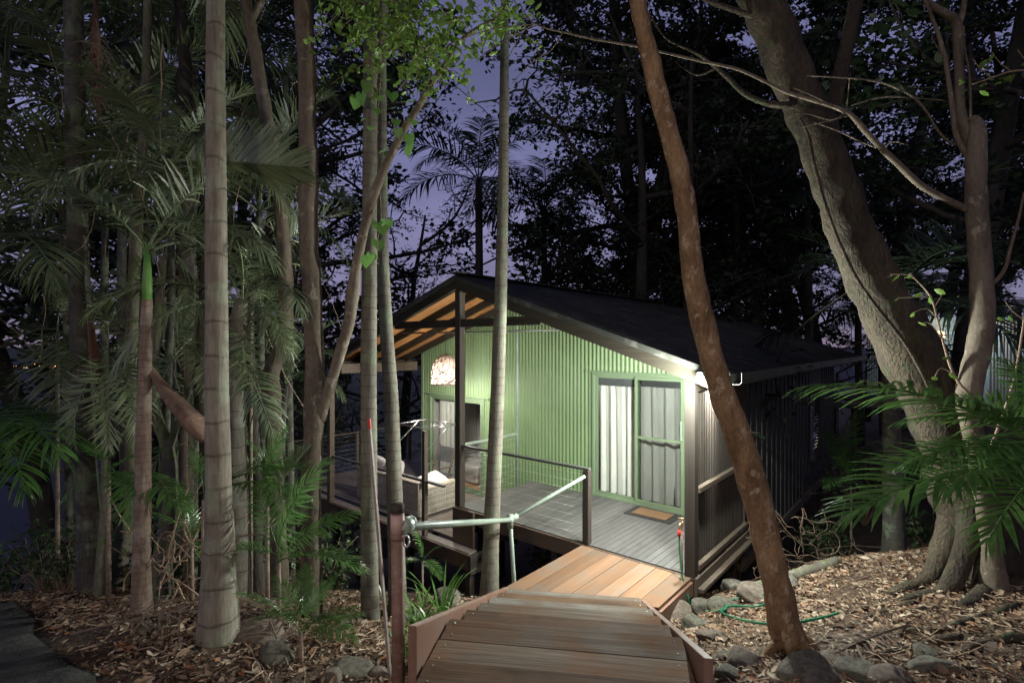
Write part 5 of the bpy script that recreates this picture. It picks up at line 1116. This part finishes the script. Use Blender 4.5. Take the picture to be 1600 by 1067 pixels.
# vine with big heart leaves
HL = np.array([(-.10,0,0),(-.28,-.16,.03),(-.30,-.34,.05),(-.12,-.47,.07),(.12,-.44,.05),(.38,-.26,.02),(.62,0,-.08),(.38,.26,.02),(.12,.44,.05),(-.12,.47,.07),(-.30,.34,.05),(-.28,.16,.03),(.15,0,-.03)])
HF = np.array([(0,1,2,3),(0,3,4,12),(12,4,5,6),(12,6,7,8),(0,12,8,9),(0,9,10,11)])
vn = empty('climbing_vine', at(588, 400, 4.4), 0, 'vine with large round heart shaped leaves hanging before the grey palm trunks', 'vine')
pts = [at(592, y, 4.35) for y in (-20, 100, 165, 230, 300, 345, 380, 405)]; pts = [p+Vector((.02*math.sin(i*1.7), 0, 0)) for i, p in enumerate(pts)]
MB().tube(smooth(pts, 5), .003, 5).build('stem', 'twig', vn, True); hv = []; stm = MB()
for (x, y) in ((556, 157), (572, 133), (600, 125), (612, 148), (570, 186), (592, 152), (618, 190), (630, 175), (622, 205), (580, 200), (588, 172), (610, 170), (637, 160), (600, 235), (590, 350), (598, 356), (604, 348), (590, 380), (575, 405), (580, 400), (640, 215), (645, 190), (565, 150), (607, 240), (640, 232)):
    p = at(x, y, 4.3+g.uniform(-.12, .1)); hv.append(p); stm.tube([at(592, y+8, 4.35), (at(592, y+8, 4.35)+p)/2+Vector((0, 0, .015)), p], .0014, 4)
stm.build('stem', 'twig', vn, True)
def facing(name, pts, mat, parent, smin, smax, seed, T, Fc):
    g = np.random.default_rng(seed); n = len(pts); Rm = rotmats(g, n, .45)
    B = np.array([[0, 1, 0], [0, 0, -1], [-1, 0, 0]], float)  # leaf hangs tip down, face to the path
    az = g.uniform(-.8, .8, n); Rz = np.zeros((n, 3, 3)); Rz[:, 0, 0] = np.cos(az); Rz[:, 0, 1] = -np.sin(az); Rz[:, 1, 0] = np.sin(az); Rz[:, 1, 1] = np.cos(az); Rz[:, 2, 2] = 1
    tl = g.uniform(-1.3, .5, n); Rx = np.zeros((n, 3, 3)); Rx[:, 0, 0] = 1; Rx[:, 1, 1] = np.cos(tl); Rx[:, 1, 2] = -np.sin(tl); Rx[:, 2, 1] = np.sin(tl); Rx[:, 2, 2] = np.cos(tl)
    me = instmesh(name, T, Fc, np.array([tuple(p) for p in pts]), Rz @ Rx @ B[None], g.uniform(smin, smax, n), mat); me.transform(wmat(parent).inverted()); return link(name, me, parent)
facing('leaves', hv, 'leaf_heart', vn, .08, .145, 5, HL, HF)

# --- strap leaved lilies by the handrail
def straps(label, px, py, Y, n, L_, seed, w=.022):
    p = at(px, py, Y); b_ = on(p.x, p.y); r = empty('strap_leaf_plant', b_, 0, label, 'plant', 'strap leaved plants under the deck'); g = random.Random(seed); V = []; Fq = []
    for i in range(n):
        az = g.uniform(0, 6.28); l = L_*g.uniform(.6, 1.1); el = R(g.uniform(62, 86)); q = b_+Vector((g.gauss(0, .04), g.gauss(0, .04), 0)); Sd = Vector((-math.sin(az), math.cos(az), 0)); b0 = len(V); dr = g.uniform(.12, .26)
        for k in range(10):
            ww = w*.5*[.5, .8, 1, 1, 1, .95, .85, .65, .4, .05][k]; V += [q-Sd*ww, q+Sd*ww]; q = q+Vector((math.cos(az)*math.cos(el), math.sin(az)*math.cos(el), math.sin(el)))*l/9; el -= dr*(.25+k*.11)
        for k in range(9): a = b0+2*k; Fq.append((a, a+1, a+3, a+2))
    mb = MB(); mb.v = V; mb.f = Fq; mb.build('leaves', 'strap_leaf', r, True)
straps('tall strap leaved plant beside the rock left of the stair', 692, 965, 5.1, 26, .62, 1)
straps('strap leaved plant just behind the rusty handrail post', 655, 975, 4.3, 26, .42, 2)
straps('small strap leaved plant left of the stair stringer', 640, 1010, 3.6, 20, .30, 3)
straps('strap leaved plant under the lower deck edge', 605, 940, 5.4, 18, .45, 4)

# --- shrubs in the left understory
def shrub_mesh(seed, n, rad, h, ls, mat='leaf_mid'):
    g = random.Random(seed); mb = MB(); lv = []
    for i in range(n):
        a = g.uniform(0, 6.28); l = h*g.uniform(.6, 1.1); x = y = 0; z = 0; dx, dy = math.cos(a)*rad/h*g.uniform(.2, 1), math.sin(a)*rad/h*g.uniform(.2, 1); pts = []
        for k in range(7):
            pts.append(Vector((x, y, z))); x += dx*l/7; y += dy*l/7; z += l/7*(1-.05*k); dx += g.uniform(-.15, .15); dy += g.uniform(-.15, .15)
            if k > 2:
                for q in range(3): lv.append(Vector((x, y, z))+Vector((g.gauss(0, ls*1.1), g.gauss(0, ls*1.1), g.gauss(0, ls*.9))))
        mb.tube(pts, [.005*(1-.1*k) for k in range(7)], 4)
    gg = np.random.default_rng(seed); m = len(lv); a = mb.mesh('branches', 'twig', True)
    b = instmesh('leaves', LT6, LF6, np.array([tuple(p) for p in lv]), rotmats(gg, m, .7), gg.uniform(ls*.8, ls*1.5, m), mat, gg.uniform(.9, 1.4, m)); return a, b
SH = [shrub_mesh(i, 26, .45, .8, .05) for i in range(3)]; SHb = [shrub_mesh(i+9, 20, .4, .6, .06, 'leaf_mid') for i in range(2)]
SHL = [('leafy shrub at the left edge beside the path', 70, 905, 5.6, 1.1), ('dark leafy shrub between the path and mossy palm', 105, 900, 5.2, .8), ('low shrub behind the slender young palm', 225, 900, 5.4, .9), ('shrub behind the mossy forked trunk', 285, 905, 5.3, .9),
       ('dim shrub at the far left beyond the path', 10, 900, 6.8, 1.6), ('dim shrub below the town lights', 60, 880, 8.2, 1.0), ('bushy shrub between the kinked trunk and the deck', 455, 900, 6.0, 1.1), ('shrub under the left end of the lower deck', 500, 930, 7.5, 1.4),
       ('tall leafy shrub left of the deck corner railing', 425, 800, 9.5, 2.3), ('shrub in front of the lower deck end', 530, 930, 6.8, 1.0), ('low shrub behind the stout palm trunk', 350, 900, 5.8, 1.1), ('shadowed shrub deep in the left grove', 180, 860, 7.4, 1.8),
       ('shadowed shrub behind the ringed palm', 320, 860, 7.6, 1.8), ('dark shrub in the gully below the side wall', 1290, 860, 8.5, 1.3), ('dark shrub by the far palm trunk', 1440, 850, 7.6, 1.2), ('dark shrub behind the fig tree roots', 1500, 820, 7.8, 1.5),
       ('large dim shrub below the walkway', 1350, 760, 12, 2.4), ('dim shrub at the right behind the broken trunk', 1580, 800, 7.0, 1.6), ('shrub hiding below the middle of the upper deck', 850, 880, 10.5, 1.2), ('tall shrub beyond the left deck railing', 470, 760, 12.5, 3.0),
       ('broad shrub beyond the railing near the deck post', 560, 760, 15, 3.2), ('broad shrub beyond the far end of the railing', 640, 760, 17, 3.4)]
for i, (lab, px, py, Y, sc) in enumerate(SHL):
    a, b = (SH+SHb)[i % 5]; x = (px-800)/F*Y; r = empty('shrub', on(x, Y, -.05), i*1.3, lab, 'shrub', 'shrubs of the forest floor'); r.scale = (sc, sc, sc)
    for m_ in (a, b): o = bpy.data.objects.new(m_.name.split('.')[0], m_); COL.objects.link(o); o.parent = r
# dry vine tangle near the ringed palm
g = random.Random(21); tg = MB()
for i in range(26):
    x, y = g.uniform(235, 330), g.uniform(860, 945); Y = g.uniform(4.2, 4.8); dx, dy = g.uniform(-18, 18), g.uniform(-16, 4); pts = []
    for k in range(8): pts.append(at(x, y, Y)); x += dx; y += dy; dx += g.uniform(-9, 9); dy += g.uniform(-9, 9); Y += g.uniform(-.05, .05)
    pts = [Vector((p.x, p.y, max(p.z, gz(p.x, p.y)+.01))) for p in pts]; tg.tube(smooth(pts, 3), g.uniform(.003, .008), 5)
tag(tg.build('dry_vines', 'twig', None, True), 'tangle of dry vines and roots left of the big ringed palm', 'dry vines', None, 'stuff')
g = random.Random(22)
for nm, x0, x1, y0, y1, Y0, Y1, lab in (('hanging_vines', 60, 460, 150, 620, 4.6, 6.5, 'thin bare vines hanging through the left palms'), ('hanging_vines', 1180, 1330, 820, 900, 6.6, 7.6, 'dry twigs standing in the gully behind the leaning trunk')):
    tg = MB()
    for i in range(44):
        x, y = g.uniform(x0, x1), g.uniform(y0, y1); Y = g.uniform(Y0, Y1); dx, dy = g.uniform(-9, 9), g.uniform(-30, 30)*(y1-y0)/400; pts = []
        for k in range(8): pts.append(at(x, y, Y)); x += dx; y += dy; dx += g.uniform(-6, 6); dy += g.uniform(-6, 6)
        tg.tube(smooth(pts, 3), g.uniform(.002, .006), 4)
    tag(tg.build(nm, 'twig', None, True), lab, 'vines', None, 'stuff')

for i, (px, py, az, lab) in enumerate(((110, 1000, .4, 'fallen dry frond lying on the leaves near the left path'), (450, 1050, 2.2, 'fallen dry frond beside the angular grey rock'), (1420, 985, 3.6, 'fallen dry frond lying across the fig roots'), (1330, 915, .3, 'fallen dry frond on the terrace behind the leaning trunk'))):
    X, Y = ground_px(px, py); r = empty('fallen_frond', on(X, Y, .03), 0, lab, 'dead frond', 'fallen palm fronds')
    m_ = frond_mesh('frond', 1.1, 6, -6, 30, .26, .016, 'frond_dead', .25, 60+i, 5, messy=.3); add_frond(r, m_, on(X, Y, .04), az, 1)
# --- rocks
def rock_mesh(seed, mat):
    import bmesh
    bm = bmesh.new(); bmesh.ops.create_icosphere(bm, subdivisions=4, radius=1); g = random.Random(seed); pl = [(Vector((g.gauss(0, 1), g.gauss(0, 1), g.gauss(0, .8))).normalized(), g.uniform(.62, .9)) for _ in range(9)]
    for v in bm.verts:
        d = v.co.normalized(); r = 1.0
        for n, k in pl:
            q = d.dot(n)
            if q > 0: r = min(r, k/max(q, .01))
        r = r*.8+.2*min(r, 1); r += .07*noise.noise(d*2+Vector((seed, 0, 0)))+.03*noise.noise(d*7+Vector((seed, 0, 0))); v.co = d*r
    me = bpy.data.meshes.new('rock'); bm.to_mesh(me); bm.free(); me.materials.append(MATS[mat]); me.shade_smooth(); return me
RK = [rock_mesh(i, 'stone' if i % 3 else 'stone_warm') for i in range(7)]
rocks = [(1045, 938, 22, 'small grey rock touching the lower end of the right stringer'), (1072, 945, 24, 'rough grey rock under the landing corner'), (1100, 955, 26, 'pale angular rock below the hose tap'), (1060, 965, 28, 'pitted oval rock halfway down the right stringer'), (1130, 952, 24, 'flat pale rock beside the hose loop'),
 (1086, 982, 24, 'mossy rock next to the middle of the right stringer'), (1115, 1000, 26, 'dark rock tucked behind the right stringer top'), (1160, 1042, 38, 'large rounded grey boulder right of the stair end'), (1135, 1030, 20, 'small reddish rock at the cut end of the right stringer'), (1140, 1062, 24, 'low rock at the bottom right of the stair'),
 (1205, 1028, 18, 'small stone left of the leaning trunk base'), (1262, 1062, 52, 'wide domed boulder in front of the leaning trunk'), (1340, 1058, 36, 'flat topped grey rock right of the domed boulder'), (1300, 1040, 22, 'small grey rock behind the domed boulder'), (1390, 1066, 34, 'half buried rock near the bottom edge'), (1460, 1050, 36, 'pale wedge rock beside the concrete kerb'),
 (1450, 1028, 24, 'grey rock among the fig roots'), (1180, 935, 30, 'long low rock at the edge of the terrace'), (1230, 918, 26, 'terrace edge rock left of the leaning trunk'), (1150, 925, 26, 'dark rock between the landing and the terrace'), (1290, 1002, 16, 'small dark stone right of the leaning trunk'), (1560, 915, 26, 'smooth stone under the right edge fronds'),
 (700, 945, 38, 'mossy jagged rock behind the left stringer'), (640, 975, 26, 'pale rock among the strap leaves'), (400, 1000, 44, 'mossy dark boulder right of the big ringed palm'), (430, 1030, 34, 'angular grey rock below the mossy boulder'), (555, 1052, 36, 'warm brown rock at the foot of the stake'), (590, 1060, 22, 'small brown stone near the rusty post'), (520, 1064, 22, 'small stone at the bottom edge left of the stair'), (250, 940, 16, 'small mossy stone at the foot of the forked trunk'), (655, 1010, 18, 'pale stone behind the rusty post')]
g = random.Random(31)
for i, (px, py, w_, lab) in enumerate(rocks):
    X, Y = ground_px(px, py, 4); o = bpy.data.objects.new('rock', RK[i % 7]); COL.objects.link(o); s = w_/F*Y
    o.location = on(X, Y, s*.12); o.rotation_euler = (g.uniform(-.3, .3), g.uniform(-.3, .3), g.uniform(0, 6)); o.scale = (s, s*g.uniform(.7, 1), s*g.uniform(.5, .72)); tag(o, lab, 'rock', 'rocks around the stair and trees')
# terrace edging log
a = ground_px(1180, 925); b_ = ground_px(1310, 882); lg = MB().tube(*resample([on(*a, .04), on((a[0]+b_[0])/2, (a[1]+b_[1])/2, .05), on(*b_, .04)], [.07, .065, .06], 5), 12, True, .15, 3); tag(lg.build('edging_log', 'bark_mossy', None, True, on(*a)), 'mossy log edging the leafy terrace above the gully', 'log')
st_ = ground_px(1420, 868); tag(MB().tube([at(1418, 860, 6.6), at(1484, 882, 5.9)], .016, 8).build('fallen_branch', 'twig', None, True, at(1450, 870, 6.2)), 'pale straight branch lying behind the fig roots', 'branch')

# --- background broadleaf trees
def tree_meshes(seed, H=9.0, spread=3.4, nl=8, lsz=.105, per=56, first=.35, dens=1.0):
    g = random.Random(seed); tr = MB(); br = MB(); lv = []
    def path(p, d, l, n, wob, up):
        pts = [p.copy()]
        for k in range(n): d = (d+Vector((g.gauss(0, wob), g.gauss(0, wob), g.gauss(0, wob)+up))).normalized(); p = p+d*l/n; pts.append(p.copy())
        return pts, d
    tp_, _ = path(Vector((0, 0, -.3)), Vector((g.uniform(-.1, .1), g.uniform(-.1, .1), 1)), H, 10, .05, .03); tr.tube(tp_, [.17*(1-.085*k) for k in range(11)], 8, True, .1, seed)
    for i in range(nl):
        t = first+(1-first)*i/(nl-1); k = min(9, int(t*10)); p = tp_[k]; a = i*2.4+g.uniform(-.4, .4); d = Vector((math.cos(a), math.sin(a), g.uniform(.05, .6)))
        l = spread*(1-.45*t)*g.uniform(.8, 1.2); pts, dd = path(p, d.normalized(), l, 6, .16, .02); br.tube(pts, [.05*(1-.12*j) for j in range(7)], 5)
        for j in range(1, 7):
            for s in range(2):
                d2 = Vector((g.gauss(0, 1), g.gauss(0, 1), g.gauss(.2, .6))).normalized()+dd*.4; p2, d3 = path(pts[j], d2.normalized(), l*.34*g.uniform(.6, 1.2), 4, .25, .03); br.tube(p2, [.016*(1-.18*q) for q in range(5)], 4)
                for q in range(1, 5):
                    if g.random() > dens: continue
                    d4 = Vector((g.gauss(0, 1), g.gauss(0, 1), g.gauss(0, .4))).normalized(); p3, _ = path(p2[q], d4, .32, 2, .2, 0); br.tube(p3, .006, 3)
                    c = p3[-1]
                    for _ in range(per//4+g.randrange(per//3)): q_ = p3[0].lerp(c, g.random()); lv.append((q_.x+g.gauss(0, .09), q_.y+g.gauss(0, .09), q_.z+g.gauss(0, .05)))
    gg = np.random.default_rng(seed); m = len(lv); L_ = instmesh('crown', LT4, LF4, np.array(lv), rotmats(gg, m, .55), gg.uniform(lsz*.6, lsz*1.25, m), 'leaf_dark', gg.uniform(.7, 1.2, m))
    return tr.mesh('trunk', 'bark_dark', True), br.mesh('branches', 'bark_dark', True), L_
TM = [tree_meshes(101, 9, 3.6, 9), tree_meshes(102, 10, 3.2, 10, .10), tree_meshes(103, 8, 4.0, 9, .08, 36, .3, .7), tree_meshes(104, 9, 3.0, 11, .11, 70), tree_meshes(105, 8.5, 3.6, 8, .075, 30, .25, .55)]
def btree(px, Y, topy, kind, label, seed, sx=1.0, grp='dark trees behind the cabin'):
    x = (px-800)/F*Y; z0 = gz(x, Y); ztop = EYE-(topy-HZ)/F*Y; Hm = [9, 10, 8, 9, 8.5][kind]; s = (ztop-z0)/Hm
    r = empty('tree', (x, Y, z0), seed*1.7, label, 'tree', grp); r.scale = (s*sx, s*sx, s)
    for m_, nm in zip(TM[kind], ('trunk', 'branches', 'crown')): o = bpy.data.objects.new(nm, m_); COL.objects.link(o); o.parent = r
BT = [(470, 17, 160, 2, 'lacy dark tree silhouetted left of the roof peak'), (600, 24, 270, 4, 'low lacy tree just above the roof peak'), (400, 20, 60, 2, 'dark tree behind the kinked trunk'),
 (970, 19, 40, 0, 'dense dark tree above the roof ridge'), (960, 16, -80, 3, 'tall dense tree behind the middle of the roof'), (1000, 21, -20, 1, 'dark tree left of the leaning trunk top'), (1040, 18, -120, 0, 'dark tree behind the leaning brown trunk'), (1120, 22, 20, 3, 'dense dark tree between leaning trunk and fig'),
 (1200, 19, -60, 1, 'dark tree behind the left edge of the fig'), (1300, 24, 10, 3, 'dark tree behind the fig trunk'), (1390, 21, -40, 0, 'dark tree right of the fig trunk'), (1460, 26, 40, 3, 'dark tree above the far cabin'), (1560, 23, -60, 1, 'dark tree behind the broken topped trunk'), (1650, 24, -40, 0, 'dark tree at the upper right edge'),
 (1010, 29, 180, 0, 'distant dark tree behind the right roof slope'), (1150, 30, 160, 3, 'distant dark tree over the lower roof edge'), (1260, 17, 300, 4, 'low dark tree beside the rear gutter'), (1350, 30, 200, 1, 'distant dark tree behind the walkway'),
 (380, 16, -20, 0, 'dark tree behind the ringed palm'), (300, 19, -60, 3, 'dense dark tree high in the left grove'), (210, 15, -120, 2, 'dark leafy tree behind the slender palm'), (120, 18, -60, 0, 'dark tree behind the mossy palm trunk'), (165, 17, -160, 1, 'dark tree at the upper left edge'),
 (1430, 18, 330, 4, 'low dark tree beside the far cabin'), (330, 26, 200, 1, 'dark tree filling the gap in the left palms'), (1090, 15, 120, 4, 'spindly dark tree rising behind the roof'), (980, 14.5, 40, 2, 'spindly dark tree near the roof ridge'),
 (1250, 27, -100, 0, 'tall dark tree in the upper right forest'), (1620, 17, 200, 3, 'dark tree beside the far cabin roof')]
for i, (px, Y, ty, k, lab) in enumerate(BT): btree(px, Y, ty, k, lab, i)
for i, (x, y, h, k, lab) in enumerate(((8.5, -2, 15, 3, 'canopy tree right of the concrete kerb'),
  (11, 5, 15, 3, 'canopy tree beyond the fig on the right bank'), (9.5, 11, 15, 1, 'canopy tree beyond the cabin side wall'), (9, -10, 17, 3, 'rear canopy tree up the slope on the right'))):
    r = empty('tree', on(x, y), i*2.1, lab, 'tree', 'canopy trees around the path'); s = h/9; r.scale = (s*1.15, s*1.15, s)
    for m_, nm in zip(TM[k], ('trunk', 'branches', 'crown')): o = bpy.data.objects.new(nm, m_); COL.objects.link(o); o.parent = r
# palm silhouettes
for (px, Y, cy, lab, sd, fs) in ((748, 15, 285, 'dark palm silhouette against the sky behind the slim trunk', 41, 1.25), (850, 18, 330, 'dark palm crown behind the roof ridge', 42, 1.1), (1262, 16, 330, 'dark palm with fine fronds left of the fig trunk', 43, 1.1), (1150, 17, 260, 'dark palm crown above the right roof slope', 44, 1.0), (1060, 20, 180, 'far dark palm behind the leaning trunk', 46, 1.2), (575, 11, 60, 'dark palm crown behind the bright canopy leaves', 47, .8), (1340, 19, 470, 'low dark palm behind the walkway', 49, 1.0)):
    x = (px-800)/F*Y; zg = gz(x, Y); yb = HZ+(EYE-zg)/Y*F
    palm([(px+6, min(yb, 1400), 16*16/Y), (px+2, (yb+cy)/2, 13*16/Y), (px, cy, 10*16/Y)], Y, 'bark_dark', lab, 'dark', 12, fs*1.15, sd, group='dark palm silhouettes', sides=8)
